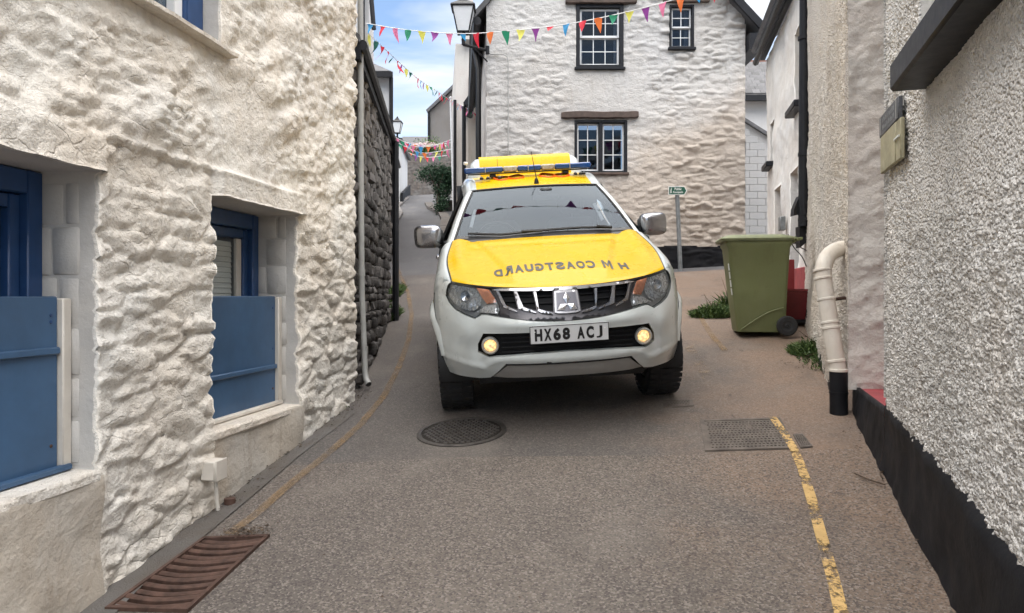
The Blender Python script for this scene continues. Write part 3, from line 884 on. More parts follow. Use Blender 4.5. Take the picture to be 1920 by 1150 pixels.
# ------------------------------------------------------------------ dark rubble outbuilding up the lane
SF = Face((-1.375, 6.42), (-.0896, .996), (.996, .0896))
L_st = 3.75
outb = thing('stone_outbuilding', 'dark grey rubble stone building beyond the cottage corner on the left', 'building', (-1.45, 8.2, g1(-1.45, 8.2)))
mb = MB()
p_ = [SF.p(-.02, .5, -.02), SF.p(L_st, .5, -.02), SF.p(L_st, .5, -2.5), SF.p(-.02, .5, -2.5)]
mb.hexa(p_ + [Vector((v.x, v.y, 3.72)) for v in p_]); mb.build('core_wall', M['mortar'], outb)
def stone_variant(k):
    r = random.Random(100 + k)
    m_ = MB(); m_.obox((-.5, -.5, -.5), (1, 0, 0), (0, 1, 0), (0, 0, 1), 0, .17)
    V = [(x + r.uniform(-.09, .09), y + r.uniform(-.09, .09), z + r.uniform(-.09, .09)) for x, y, z in m_.V]
    return mesh_of('stone', V, m_.F, M['stone'], None, True, 50)
SV = [stone_variant(k) for k in range(10)]
rs = random.Random(5)
rot = math.atan2(SF.d[1], SF.d[0])
base = Vector(outb.location)
placed = 0; spare = MB()
z = .62
while z < 3.66:
    h = rs.uniform(.06, .14); u = -.03 + rs.uniform(0, .1)
    while u < L_st:
        w = rs.uniform(.08, .30) * (1.0 if h < .11 else 1.15)
        if z + h > g1(*SF.p(u + w / 2, 0).xy) - .02:
            p = SF.p(u + w / 2, z + h / 2, -.01 + rs.uniform(-.035, .03))
            me = SV[rs.randrange(10)]
            sc = (w * .985, rs.uniform(.10, .15), h * .97)
            if placed < 300:
                o = link('stone', me, outb)
                o.location = p - base; o.rotation_euler = (rs.uniform(-.1, .1), rs.uniform(-.07, .07), rot + rs.uniform(-.05, .05)); o.scale = sc
                placed += 1
            else:
                mt = Matrix.LocRotScale(p, Matrix.Rotation(rot, 3, 'Z').to_quaternion(), sc)
                spare.add([mt @ v.co for v in me.vertices], [tuple(f.vertices) for f in me.polygons])
        u += w
    z += h
if spare.V:
    o = spare.build('stones', M['stone'], outb); o['kind'] = 'stuff'
mb = MB()
e0, e1 = SF.p(-.12, 3.74, .07), SF.p(L_st + .15, 3.74, .07)
r0, r1 = SF.p(-.12, 5.1, -1.7), SF.p(L_st + .15, 5.1, -1.7)
up = Vector((0, 0, .06))
mb.hexa([e0, e1, r1, r0, e0 + up, e1 + up, r1 + up, r0 + up]); mb.build('roof', M['slate'], outb)
mb = MB(); mb.tube([SF.p(-.1, 3.72, .09), SF.p(L_st + .15, 3.70, .09)], .045, 8); mb.build('gutter', M['black_iron'], outb)
mb = MB(); SF.box(mb, -.1, L_st + .1, 3.60, 3.715, .03, .075); mb.build('fascia_board', M['black_wood'], outb)
mb = MB(); mb.tube([SF.p(L_st - .05, 3.68, .12), SF.p(L_st - .05, 1.15, .12)], .045, 8); mb.build('drain_pipe', M['black_iron'], outb)

# ------------------------------------------------------------------ generic block buildings further off
def block(name, label, foot, z0, z1, mat, wallname='wall', roof=None, rmat=None, cat='house'):
    c = sum((Vector((p[0], p[1], 0)) for p in foot), Vector()) / len(foot)
    t = thing(name, label, cat, (c.x, c.y, z0))
    n = len(foot); z1s = z1 if isinstance(z1, (list, tuple)) else [z1] * n
    V = [(p[0], p[1], z0 - .6) for p in foot] + [(p[0], p[1], z1s[i]) for i, p in enumerate(foot)]
    mb = MB(); mb.add(V, [tuple(range(n))[::-1], tuple(range(n, 2 * n))] + [(i, (i + 1) % n, n + (i + 1) % n, n + i) for i in range(n)])
    mb.build(wallname, mat, t, smooth=False)
    return t
def slab(t, name, quad, th, mat):
    mb = MB(); q = [Vector(v) for v in quad]; nrm = (q[1] - q[0]).cross(q[3] - q[0]).normalized()
    if nrm.z < 0: q = q[::-1]; nrm = -nrm
    mb.hexa(q + [v + nrm * th for v in q]); return mb.build(name, mat, t, smooth=False)
def slates(t, a, b, rise, rows, cols, mat, th=.012):
    """courses of slates from eave corner a to eave corner b, climbing along rise"""
    a, b, rise = Vector(a), Vector(b), Vector(rise)
    e = b - a; nrm = e.cross(rise).normalized()
    if nrm.z < 0: nrm = -nrm
    w = e.length / cols; h = rise.length / rows
    me = None
    ue, ur = e.normalized(), rise.normalized()
    m_ = MB(); m_.obox((-w * .49, 0, 0), (w * .98, 0, 0), (0, h * 1.25, 0), (0, 0, th), 0)
    me = mesh_of('slate', m_.V, m_.F, mat, None, False)
    R3 = Matrix((ue, ur, ue.cross(ur))).transposed()
    base = Vector(t.location)
    for r in range(rows):
        for c in range(cols + (r % 2)):
            u = (c + .5 - .5 * (r % 2)) * w
            u = min(max(u, w * .3), e.length - w * .3)
            o = link('slate', me, t)
            o.location = a + ue * u + ur * (h * r) + nrm * (.012 + .004 * (c % 2)) - base
            o.rotation_euler = (R3 @ Matrix.Rotation(.03, 3, 'X')).to_euler()
# tall white house whose gable rises over the outbuilding
t = block('white_house', 'white house with black downpipe rising above the stone outbuilding, top left', [(-2.04, 10.6), (-2.35, 12.6), (-6, 12.6), (-6, 10.6)], 1.0, 9.0, M['far_white'])
mb = MB(); mb.tube([(-2.13, 10.53, 8.9), (-2.13, 10.53, 4.2)], .04, 8); mb.build('drain_pipe', M['black_iron'], t)
mb = MB(); mb.tube([(-2.10, 10.52, 6.6), (-2.0, 10.5, 5.9), (-1.955, 10.5, 5.35)], .035, 6); mb.build('gutter_end', M['black_iron'], t)  # black end of the gutter, shaped as a thin bent tube
# next house: white, hipped slate roof
t = block('hipped_house', 'small white house with hipped slate roof behind the top left downpipe', [(-2.98, 18.2), (-3.95, 22), (-7, 22), (-7, 18.2)], 2.5, 6.95, M['far_white'])
slab(t, 'roof', [(-2.92, 17.9, 6.95), (-3.95, 22.3, 6.95), (-4.4, 20.5, 7.9), (-4.2, 19.6, 7.9)], .06, M['slate'])
slab(t, 'roof_hip', [(-7, 17.9, 6.95), (-2.92, 17.9, 6.95), (-4.2, 19.6, 7.9), (-7, 19.6, 7.9)], .06, M['slate'])
mb = MB(); mb.box(-7, -2.88, 17.86, 17.95, 6.86, 6.98); mb.build('gutter', M['black_iron'], t)
mb = MB(); mb.tube([(-2.95, 18.1, 6.9), (-2.95, 18.1, 3.0)], .05, 8); mb.build('drain_pipe', M['black_iron'], t)
# long brown wall building on the left of the lane
BF = [(-1.98, 11.2), (-3.92, 24.8), (-6.5, 24.8), (-5.4, 11.2)]
t = block('brown_building', 'low brown rendered building with black downpipe along the left of the lane', BF, 1.6, [4.15, 6.0, 6.0, 4.15], M['brown_wall'], cat='building')
slab(t, 'roof', [(-1.88, 11.1, 4.10), (-3.82, 25.0, 5.95), (-6.3, 25.0, 6.8), (-5.2, 11.1, 5.0)], .07, M['slate'])
mb = MB(); mb.tube([(-1.95, 11.15, 4.1), (-1.95, 11.15, 1.9)], .05, 8); mb.build('drain_pipe', M['black_iron'], t)
mb = MB(); mb.tube([(-1.86, 11.1, 4.08), (-3.79, 25.0, 5.92)], .05, 8); mb.build('gutter', M['black_iron'], t)
# far white cottage
z_ = g1(-5.4, 36)
wx = lambda px, Y: (px - 960) / FPX * Y
t = block('far_white_cottage', 'bright white cottage end at the far bend of the lane', [(wx(746, 30), 30.5), (wx(764, 39), 39), (-9, 39), (-9, 30.5)], z_ - 1.5, [7.95, 8.75, 8.75, 7.95], M['far_white'])
slab(t, 'roof', [(wx(747, 30) + .10, 30.3, 7.90), (wx(765, 39) + .10, 39.3, 8.72), (-9, 39.3, 10), (-9, 30.3, 9.6)], .1, M['slate'])
mb = MB(); mb.add([(wx(747, 30), 30.5, z_ - 2), (wx(766, 39), 39, z_ - 1), (wx(766, 39), 39, z_ + 1.0), (wx(748, 30), 30.5, z_ - .6), (wx(747, 30) + .1, 30.5, z_ - 2), (wx(766, 39) + .12, 39, z_ - 1), (wx(766, 39) + .1, 39, z_ + 1.0), (wx(748, 30) + .1, 30.5, z_ - .6)],
                [(0, 1, 2, 3), (4, 7, 6, 5), (0, 4, 5, 1), (3, 2, 6, 7), (1, 5, 6, 2), (0, 3, 7, 4)]); mb.build('plinth', M['black_paint'], t, smooth=False)
# stone retaining wall that closes the lane
za = g1(-5.5, 45)
t = thing('retaining_wall', 'grey stone retaining wall closing the far end of the lane', 'wall', (-5.5, 45, za))
FFc = Face((wx(755, 45), 45.0), (1, 0), (0, -1))
relief_wall('wall', FFc.P0, FFc.d, FFc.n, np.arange(0, 3.2, .06), np.arange(za - .4, za + 2.6, .06), [], lambda u, z: .05 * sstep(0, .4, np.subtract(*worley(u / .3, z / .15, 3)[1::-1])) + .05 * fbm(u * 2, z * 2, 3, 4), [M['field_stone']], t)
FFc2 = Face((wx(755, 45) + 3.19, 45.0), (.35, .94), (-.94, .35))
relief_wall('return_wall', FFc2.P0, FFc2.d, FFc2.n, np.arange(0, 3.2, .1), np.arange(za - .4, za + 2.6, .1), [], lambda u, z: .05 * fbm(u * 2, z * 2, 3, 4), [M['field_stone']], t)
# grey gable house beyond
za = 8.0
t = block('grey_gable_house', 'grey rendered house gable with dark verge beyond the far bend', [(wx(806, 50), 50), (wx(856, 50), 50), (wx(856, 50), 58), (wx(806, 50), 58)], za, [1.58 + 345 / FPX * 50, 1.58 + 392 / FPX * 50, 1.58 + 392 / FPX * 50, 1.58 + 345 / FPX * 50], M['far_grey'])
slab(t, 'roof', [(wx(803, 50), 49.7, 1.58 + 343 / FPX * 50), (wx(858, 50), 49.7, 1.58 + 395 / FPX * 50), (wx(858, 50), 58, 1.58 + 395 / FPX * 50), (wx(803, 50), 58, 1.58 + 343 / FPX * 50)], .18, M['slate'])
mb = MB(); mb.tube([(wx(806, 50) - .05, 49.9, 13.9), (wx(806, 50) - .05, 49.9, 8.5)], .09, 8); mb.build('drain_pipe', M['black_iron'], t)
mb = MB(); mb.box(wx(809, 50), wx(812, 50), 49.9, 50, 10.2, 12.0); mb.build('red_door', M['red_plastic'], t)
t = block('slate_roofed_house', 'distant house showing only its brown slate roof above the lane', [(wx(745, 62), 62), (wx(812, 62), 62), (wx(812, 62), 70), (wx(745, 62), 70)], 9.0, 13.3, M['far_grey'])
slab(t, 'roof', [(wx(742, 62), 61.6, 13.0), (wx(815, 62), 61.6, 13.0), (wx(815, 62), 66, 15.6), (wx(742, 62), 66, 15.6)], .15, M['slate'])
mb = MB(); mb.box(wx(791, 62), wx(803, 62), 63.6, 64.2, 14.42, 14.72); mb.build('roof_light', M['white_gloss'], t)

# ------------------------------------------------------------------ white stone house behind the truck
HX0, HX1, HY = -.50, 4.555, 14.5
HF = Face((HX0, HY), (1, 0), (0, -1))
def hu(px): return wx(px, HY) - HX0
def hz(py): return EYE - (py - HOR) / FPX * HY
house = thing('stone_house', 'tall white painted rough stone house with gable behind the truck', 'house', (2.0, HY, 2.05))
WL = (hu(1077), hu(1176), hz(326), hz(226), .14)
WU = (hu(1080), hu(1169), hz(129), hz(9), .12)
WR = (hu(1255), hu(1301), hz(91), hz(10), .12)
def house_disp(u, z):
    wz = z + .10 * fbm(u * 1.4, z * 1.8, 3, 2); wu = u + .1 * fbm(u * 2, z * 2, 2, 6)
    f1, f2, r = worley(wu / .26, wz / .12, 71)
    rip = fbm(wu * 2.4, wz * 9.5, 4, 23, .55)
    st = sstep(0, .5, f2 - f1) * r
    calm = bump1(hu(1075), hu(1195), .35, u) * bump1(hz(205), hz(140), .3, z)
    calm = np.maximum(calm, .8 * bump1(hu(895), hu(945), .2, u) * sstep(hz(110), hz(60), z))
    calm = np.maximum(calm, .8 * bump1(WR[1], WR[1] + .2, .05, u) * bump1(WR[2] - .1, WR[3] + .2, .1, z))
    amp = (.55 + .9 * sstep(-.2, .2, fbm(u * .7, z * .7, 2, 91))) * (1 - .8 * calm)
    lay = 1 - 2 * np.abs(fbm(wu * 1.5 + 3, wz * 7.5, 4, 27, .6))
    lay2 = 1 - 2 * np.abs(fbm(wu * 4 + 3, wz * 15., 3, 29, .6))
    amp = amp * (.35 + .65 * sstep(hz(468), hz(455), z))
    return amp * (.034 * st + .05 * rip + .026 * lay * (.3 + r) + .020 * lay2 - .04) + .03 * fbm(u * .8, z * .8, 2, 14) + .012 * fbm(u * 9, z * 14, 3, 15) + .04 * calm * fbm(u * 5, z * 1.5, 3, 33)
zlow = 1.7
ztop = 9.2
def house_mat(u, z):
    m = np.zeros(u.shape, int); m[z < hz(462) + .02 * fbm(u * 3, z * 0, 2, 3)] = 1
    return m
M['_unused'] = M['whitewash'] if True else wall_paint('buff_stained_masonry_paint', (.60, .535, .465), (.55, .47, .39), (.62, .59, .55), ws=.8, bump=.6, bscale=22, dirt_amt=.5, stretch=(1, 1, 1.8))
us = np.unique(np.round(np.r_[np.arange(0, HX1 - HX0, .021), HX1 - HX0], 5))
zs = np.arange(zlow, hz(-12), .021)
def damp_paint():
    """white paint with a large buff damp stain low on the right of the facade, its edge ragged"""
    mt = wall_paint('white_paint_with_buff_damp_stain', (.55, .54, .525), (.52, .50, .475), (.49, .495, .505), ws=.55, bump=.7, bscale=22, dirt_amt=.4, cracks=3.6, stretch=(1, 1, 1.8))
    n = NT.__new__(NT); n.mat = mt; n.t = mt.node_tree
    n.b = [q for q in n.t.nodes if q.type == 'BSDF_PRINCIPLED'][0]; n.tc = [q for q in n.t.nodes if q.type == 'TEX_COORD'][0].outputs['Object']
    src = n.b.inputs['Base Color'].links[0].from_socket
    s = n.n('ShaderNodeSeparateXYZ'); n.l(n.tc, s.inputs[0])
    k = n.math('ADD', n.math('MULTIPLY', s.outputs[2], -.85), n.math('MULTIPLY', s.outputs[0], .55))
    k = n.math('ADD', k, n.math('ADD', n.math('MULTIPLY', n.noise(1.1, 7, .65, dist=.4), 2.2), 1.15))
    c = n.mix(n.math('MULTIPLY', n.ramp(k, .0, 1.2), .65), src, (.48, .40, .325))
    n.l(c, n.b.inputs['Base Color']); return mt
M['house_paint'] = damp_paint()
relief_wall('wall', HF.P0, HF.d, HF.n, us, zs, [WL, WU, WR], house_disp, [M['house_paint'], M['black_paint'], M['whitewash']], house, rmat=2, matfn=house_mat)
zt = zs[-1]
mb = MB(); mb.add([(HX0, HY, zt), (HX1, HY, zt), ((HX0 + HX1) / 2, HY, ztop + .6), (HX0, HY + 7, zt), (HX1, HY + 7, zt), ((HX0 + HX1) / 2, HY + 7, ztop + .6)], [(0, 1, 2), (3, 5, 4)])
mb.build('gable_wall', M['whitewash'], house)
SFl = Face((HX0, HY), (-.07, .9975), (-.9975, -.07))
relief_wall('side_wall', SFl.P0, SFl.d, SFl.n, np.arange(0, 7.2, .08), np.arange(zlow, 7.3, .08), [], lambda u, z: .06 * fbm(u * 2, z * 4, 4, 3), [M['rough_render']], house)
SFr = Face((HX1, HY), (0.03, 1), (1, -.03))
relief_wall('side_wall', SFr.P0, SFr.d, SFr.n, np.arange(0, 7.2, .1), np.arange(zlow, 7.0, .1), [], lambda u, z: .06 * fbm(u * 2, z * 4, 4, 9), [M['whitewash']], house)
# roof: right slope with its dark verge and eave, left slope with gutter
mid = (HX0 + HX1) / 2
slab(house, 'roof', [(HX1 + .26, HY - .28, hz(62)), (HX1 + .26, HY + 7.2, hz(62)), (mid, HY + 7.2, hz(62) + 3.0), (mid, HY - .28, hz(62) + 3.0)], .09, M['slate'])
slab(house, 'roof', [(HX0 - .25, HY - .1, 6.95), (HX0 - .72, HY + 7.2, 6.95), (mid, HY + 7.2, 10.1), (mid, HY - .1, 10.1)], .09, M['slate'])
mb = MB(); a = Vector((HX1 + .28, HY - .30, hz(72))); b = Vector((mid, HY - .30, hz(72) + 3.02))
mb.hexa([a, a + Vector((0, .06, 0)), b + Vector((0, .06, 0)), b, a + Vector((0, 0, .2)), a + Vector((0, .06, .2)), b + Vector((0, .06, .2)), b + Vector((0, 0, .2))])
mb.build('barge_board', M['black_wood'], house)
mb = MB(); mb.box(HX1 + .02, HX1 + .27, HY - .25, HY + 7, hz(100), hz(70)); mb.build('soffit', M['black_wood'], house)
mb = MB(); mb.tube([(HX0 - .18, HY - .15, 6.9), (HX0 - .72, HY + 7.2, 6.85)], .085, 8); mb.build('gutter', M['black_iron'], house)
mb = MB(); mb.tube([(HX0 - .30, HY + 1.4, 6.85), (HX0 - .2, HY + 1.0, 6.3), (HX0 - .2, HY + 1.0, 2.4)], .06, 8); mb.build('drain_pipe', M['black_iron'], house)
# thin cable on the facade
mb = MB(); c0 = [(918, 103), (944, 104), (951, 108), (953, 118), (953, 290)]
mb.tube([HF.p(hu(x), hz(y), .05) for x, y in c0], .011, 6); mb.build('wall_cable', M['grey_pvc'], house)
# timber lintels
def beam(px0, px1, py0, py1, name, mat, proud=.10, droop=.0):
    n = 24; V = []
    for i in range(n):
        k = i / (n - 1); u = hu(px0) + (hu(px1) - hu(px0)) * k
        a = np.array([k * 4.0]); w = float(fbm(a, a * 0, 3, 5)[0]) * .025; e = .012 if i in (0, n - 1) else 0
        zt_, zb_ = hz(py0) + w - e, hz(py1) + w * .6 + e
        for zz_, nn in ((zb_, -.05), (zb_, proud - .01), (zb_ + .012, proud), (zt_ - .012, proud), (zt_, proud - .012), (zt_, -.05)):
            V.append(HF.p(u, zz_, nn))
    mk(name, V, flip(grid_faces(n, 6)).tolist() + [tuple(range(6)), tuple((n - 1) * 6 + i for i in range(6))[::-1]], mat, house, sharp=35)
beam(1052, 1196, 211, 223, 'lintel', M['dark_oak'])
beam(1060, 1193, -4, 9, 'lintel', M['dark_oak'])
beam(1243, 1329, -4, 7, 'lintel', M['dark_oak'])
def hbox(mb, x0, x1, y0, y1, n0, n1, bev=.004):      # box on the facade from pixel columns and rows
    return HF.box(mb, hu(x0), hu(x1), hz(y1), hz(y0), n0, n1, 0, bev)
def house_window(hole, px, py, cols, rows, kind, fw):
    x0, x1 = px; y0, y1 = py
    dn = -.10
    mb = MB(); hbox(mb, x0, x0 + fw, y0, y1, dn - .04, dn + .13); hbox(mb, x1 - fw, x1, y0, y1, dn - .04, dn + .13)
    hbox(mb, x0 + fw, x1 - fw, y0, y0 + fw * .9, dn - .04, dn + .13); hbox(mb, x0 + fw, x1 - fw, y1 - fw * .8, y1, dn - .04, dn + .13)
    if kind == 'casement': hbox(mb, (x0 + x1) / 2 - 3.5, (x0 + x1) / 2 + 3.5, y0 + fw * .9, y1 - fw * .8, dn - .04, dn + .12)
    win = mb.build('window', M['black_wood'], house)
    cells = []
    iy0, iy1 = y0 + fw * .9, y1 - fw * .8
    if kind == 'casement': cells = [(x0 + fw + .5, (x0 + x1) / 2 - 4, iy0 + .5, iy1 - .5, .03), ((x0 + x1) / 2 + 4, x1 - fw - .5, iy0 + .5, iy1 - .5, .03)]
    else:
        ym = (iy0 + iy1) / 2
        cells = [(x0 + fw + .5, x1 - fw - .5, iy0 + .5, ym + 1, .05), (x0 + fw + .5, x1 - fw - .5, ym - 1, iy1 - .5, .015)]
    for cx0, cx1, cy0, cy1, dd in cells:
        sw = 3.6 if fw > 5 else 2.8
        mb = MB(); hbox(mb, cx0, cx0 + sw, cy0, cy1, dn - .01 + dd - .03, dn + dd); hbox(mb, cx1 - sw, cx1, cy0, cy1, dn + dd - .04, dn + dd)
        hbox(mb, cx0 + sw, cx1 - sw, cy0, cy0 + sw, dn + dd - .04, dn + dd); hbox(mb, cx0 + sw, cx1 - sw, cy1 - sw * 1.2, cy1, dn + dd - .04, dn + dd)
        mb.build('sash', M['white_gloss'], win)
        gx = np.linspace(cx0 + sw, cx1 - sw, cols + 1); gy = np.linspace(cy0 + sw, cy1 - sw * 1.2, rows + 1)
        mb = MB()
        for x in gx[1:-1]: hbox(mb, x - .75, x + .75, cy0 + sw, cy1 - sw * 1.2, dn + dd - .032, dn + dd - .005, 0)
        for y in gy[1:-1]: hbox(mb, cx0 + sw, cx1 - sw, y - .75, y + .75, dn + dd - .030, dn + dd - .007, 0)
        mb.build('glazing_bars', M['white_gloss'], win)
        for i in range(cols):
            for j in range(rows):
                mb = MB(); hbox(mb, gx[i] + .4, gx[i + 1] - .4, gy[j] + .4, gy[j + 1] - .4, dn + dd - .026, dn + dd - .021, 0)
                mb.build('pane', M['pane'], win)
    mb = MB(); hbox(mb, x0, x1, y0, y1, -.9, -.85, 0); mb.build('backing', M['room_dark'], win)
    if kind != 'casement':
        mb = MB(); hbox(mb, x0 + fw + 1, x0 + fw + 8, y0 + 4, y1 - 4, dn - .22, dn - .16, .01); mb.build('curtain', M['curtain'], win)
        mb = MB(); hbox(mb, x1 - fw - 8, x1 - fw - 1, y0 + 4, y1 - 4, dn - .22, dn - .16, .01); mb.build('curtain', M['curtain'], win)
    mb = MB(); hbox(mb, x0 - 3, x1 + 3, y1 - 1, y1 + 4, -.02, .07, .008); mb.build('window_sill', M['black_wood'] if kind != 'casement' else M['dark_oak'], house)
house_window(WL, (1077, 1176), (226, 325), 2, 3, 'casement', 5)
house_window(WU, (1080, 1169), (9, 128), 3, 2, 'sash', 7)
house_window(WR, (1255, 1301), (10, 91), 2, 2, 'sash', 4)

# ------------------------------------------------------------------ houses further up on the right of the lane
t = block('chimney_house', 'tall grey white roughcast house with lean-to eave left of the stone house', [(wx(854, 23), 23), (wx(897, 23), 23), (-.6, 30), (wx(846, 31), 31)], 3.0, 9.4, M['rough_render'])
mb = MB(); mb.box(wx(866, 23), wx(888, 23), 22.6, 23.6, 9.4, 10.6); mb.build('chimney', M['rough_render'], t)
mb = MB(); mb.box(wx(880, 23), wx(889, 23), 22.90, 22.99, EYE + 380 / FPX * 23, EYE + 412 / FPX * 23); mb.build('shutter', M['red_plastic'], t)
slab(t, 'lean_to_roof', [(wx(875, 21.5), 21.5, EYE + 358 / FPX * 21.5), (wx(899, 21.5), 21.5, EYE + 392 / FPX * 21.5), (wx(899, 23), 24, EYE + 392 / FPX * 21.5), (wx(875, 23), 24, EYE + 358 / FPX * 21.5)], .12, M['black_wood'])
mb = MB(); mb.box(wx(878, 22), wx(897, 22), 22, 23, 3.0, EYE + 362 / FPX * 22); mb.build('lean_to', M['pebble_cream'], t)
mb = MB(); mb.tube([(wx(870, 21.8), 21.8, EYE + 355 / FPX * 21.8), (wx(870, 21.8), 21.8, 4.0)], .06, 8); mb.build('drain_pipe', M['black_iron'], t)
mb = MB(); mb.tube([(wx(853, 22.8), 22.8, 7.6), (wx(853, 22.8), 22.8, 4.0)], .05, 8); mb.build('drain_pipe', M['black_iron'], t)
# gap on the right: garden wall, white house with slate roof
t = block('slate_house', 'pale house with slate roof in the gap right of the stone house', [(3.9, 18.3), (7.5, 18.3), (7.5, 23), (3.9, 23)], 2.4, EYE + 373 / FPX * 18.3, M['far_white'])
ea = Vector((4.2, 18.05, EYE + 374 / FPX * 18.05)); rise = Vector((0, .9, .86))
slab(t, 'roof', [ea, ea + Vector((3.3, 0, 0)), ea + Vector((3.3, 0, 0)) + rise * 1.35, ea + rise * 1.35], .05, M['slate'])
slates(t, ea + Vector((.9, 0, .06)), ea + Vector((3.2, 0, .06)), rise * 1.3, 11, 12, M['slate'])
mb = MB(); mb.box(4.2, 7.5, 17.95, 18.05, ea.z - .12, ea.z + .0); mb.build('gutter', M['black_iron'], t)
M['ridge_tile'] = plain('red_brown_ridge_tile', (.16, .075, .055), .8, var=.4, bump=.5)
for k in range(12):
    mb = MB(); q = ea + rise * 1.36 + Vector((.3 * k, 0, .03)); mb.tube([q, q + Vector((.28, 0, 0))], .075, 8); mb.build('ridge_tile', M['ridge_tile'], t)
t = thing('garden_wall', 'grey white painted block wall with sloping top right of the stone house', 'wall', (5.2, 16.6, 2.3))
za, zb = EYE + 330 / FPX * 16.6, EYE + 292 / FPX * 16.6
GF = Face((wx(1390, 16.6), 16.6), (1, 0), (0, -1))
wq, hq = .36, .155
z = 1.9; r = 0
core = MB(); x0, x1 = wx(1390, 16.6), wx(1450, 16.6)
core.add([(x0, 16.62, 1.6), (x1, 16.62, 1.6), (x1, 16.62, zb), (x0, 16.62, za), (x0, 16.85, 1.6), (x1, 16.85, 1.6), (x1, 16.85, zb), (x0, 16.85, za)], [(0, 1, 2, 3), (5, 4, 7, 6), (3, 2, 6, 7), (0, 3, 7, 4), (1, 5, 6, 2)])
M['block_paint'] = wall_paint('grey_white_block_paint', (.46, .46, .465), (.43, .425, .42), (.41, .415, .42), ws=1.5, bump=.5, bscale=30, dirt_amt=.3)
core.build('core', M['block_paint'], t, smooth=False)
m_ = MB(); m_.obox((0, 0, 0), (wq - .005, 0, 0), (0, .05, 0), (0, 0, hq - .005), 0, .006); bme = mesh_of('block', m_.V, m_.F, M['block_paint'], None, False)
while z < za:
    x = x0 - (wq / 2 if r % 2 else 0)
    while x < x1:
        if z + hq < za + (zb - za) * (x + wq - x0) / (x1 - x0) and x > x0 - .2:
            o = link('block', bme, t); o.location = Vector((x, 16.585, z)) - Vector(t.location)
        x += wq
    z += hq; r += 1
mb = MB(); mb.hexa([(x0, 16.52, za - .01), (x1, 16.52, zb - .01), (x1, 16.9, zb - .01), (x0, 16.9, za - .01), (x0, 16.52, za + .07), (x1, 16.52, zb + .07), (x1, 16.9, zb + .07), (x0, 16.9, za + .07)]); mb.build('coping', M['slate'], t, smooth=False)

# ------------------------------------------------------------------ right side: near pebbledashed house
RF = Face((.81, 0.0), (.2873, .9578), (-.9578, .2873))
u_r = RF.u_at(1656)
near = thing('pebbledash_house', 'near white pebbledash house with black plinth at the right edge', 'house', RF.p(3, .5))
WN = (RF.u_at(1905), RF.u_at(1716), 2.60, 3.75, .11)
def peb(u, z, s=0, a=.010):
    f1, f2, r = worley(u / .026, z / .026, 3 + s)
    g1_, g2_, r2 = worley(u / .060 + 3, z / .055, 13 + s)
    return a * (1.3 * np.clip(.62 - f1, 0, 1) * (.4 + r) + 1.1 * np.clip(.7 - g1_, 0, 1) * r2) 
def near_disp(u, z):
    calm = bump1(WN[0], WN[1] + .04, .03, u) * bump1(2.0, 2.5, .12, z - .0 * u) * .55
    zt = .775 + .107 * (np.minimum(u * .9578, 4.06) - 2.08)
    return -.09 * (1 - sstep(zt - .05, zt - .01, z)) + peb(u, z, 0, .013) * (1 - calm) + .035 * fbm(u * 1.6, z * 1.6, 3, 4) + .010 * fbm(u * 9, z * 9, 3, 9) - .02
us = np.unique(np.round(np.r_[np.arange(.4, 1.95, .05), np.arange(1.95, u_r, .0085), u_r], 5))
zs = np.unique(np.round(np.r_[np.arange(.45, 2.95, .0085), np.arange(2.95, 5.2, .05)], 5))
relief_wall('wall', RF.P0, RF.d, RF.n, us, zs, [WN], near_disp, [M['pebble_white'], M['white_rough']], near)
pe = RF.p(u_r, 0)
NE = Face((pe.x, pe.y), (.9578, -.2873), (.2873, .9578))
relief_wall('end_wall', NE.P0, NE.d, NE.n, np.arange(0, 1.0, .05), zs[zs > 1.02][::8], [], lambda u, z: near_disp(u * 0 + u_r, z) * np.clip(1 - u / .1, 0, 1), [M['pebble_white']], near)
def plinth(name, face, u0, u1, ztop_fn, proud, parent, mat, n=120, m=16, slope=.03):
    us = np.linspace(u0, u1, n); V = []
    for u in us:
        g = face.p(u, 0, proud); zt = ztop_fn(u); zb = g1(g.x, g.y) - .15
        for j in range(m):
            k = j / (m - 1); zz_ = zb + (zt - zb) * k
            a = np.array([u]); b = np.array([zz_])
            V.append(face.p(u, zz_, proud + float(.045 * fbm(a * 3, b * 4, 4, 7)[0] + .012 * fbm(a * 14, b * 14, 2, 8)[0]) - .02 * k + .035 * (1 - k) ** 3))
        V.append(face.p(u, ztop_fn(u) + slope, -.03))
    F = grid_faces(n, m + 1)
    if np.dot(np.cross([*face.d, 0], [0, 0, 1]), [*face.n, 0]) < 0: F = F[:, ::-1]
    mk(name, V, F, mat, parent, sharp=None)
def rz(u):
    Y = RF.p(u, 0).y
    a = np.array([u])
    return .775 + .107 * (min(Y, 4.06) - 2.08) + float(.03 * fbm(a * 4, a * 0, 3, 3)[0])
plinth('plinth', RF, .4, u_r + .01, rz, .012, near, M['black_paint'])
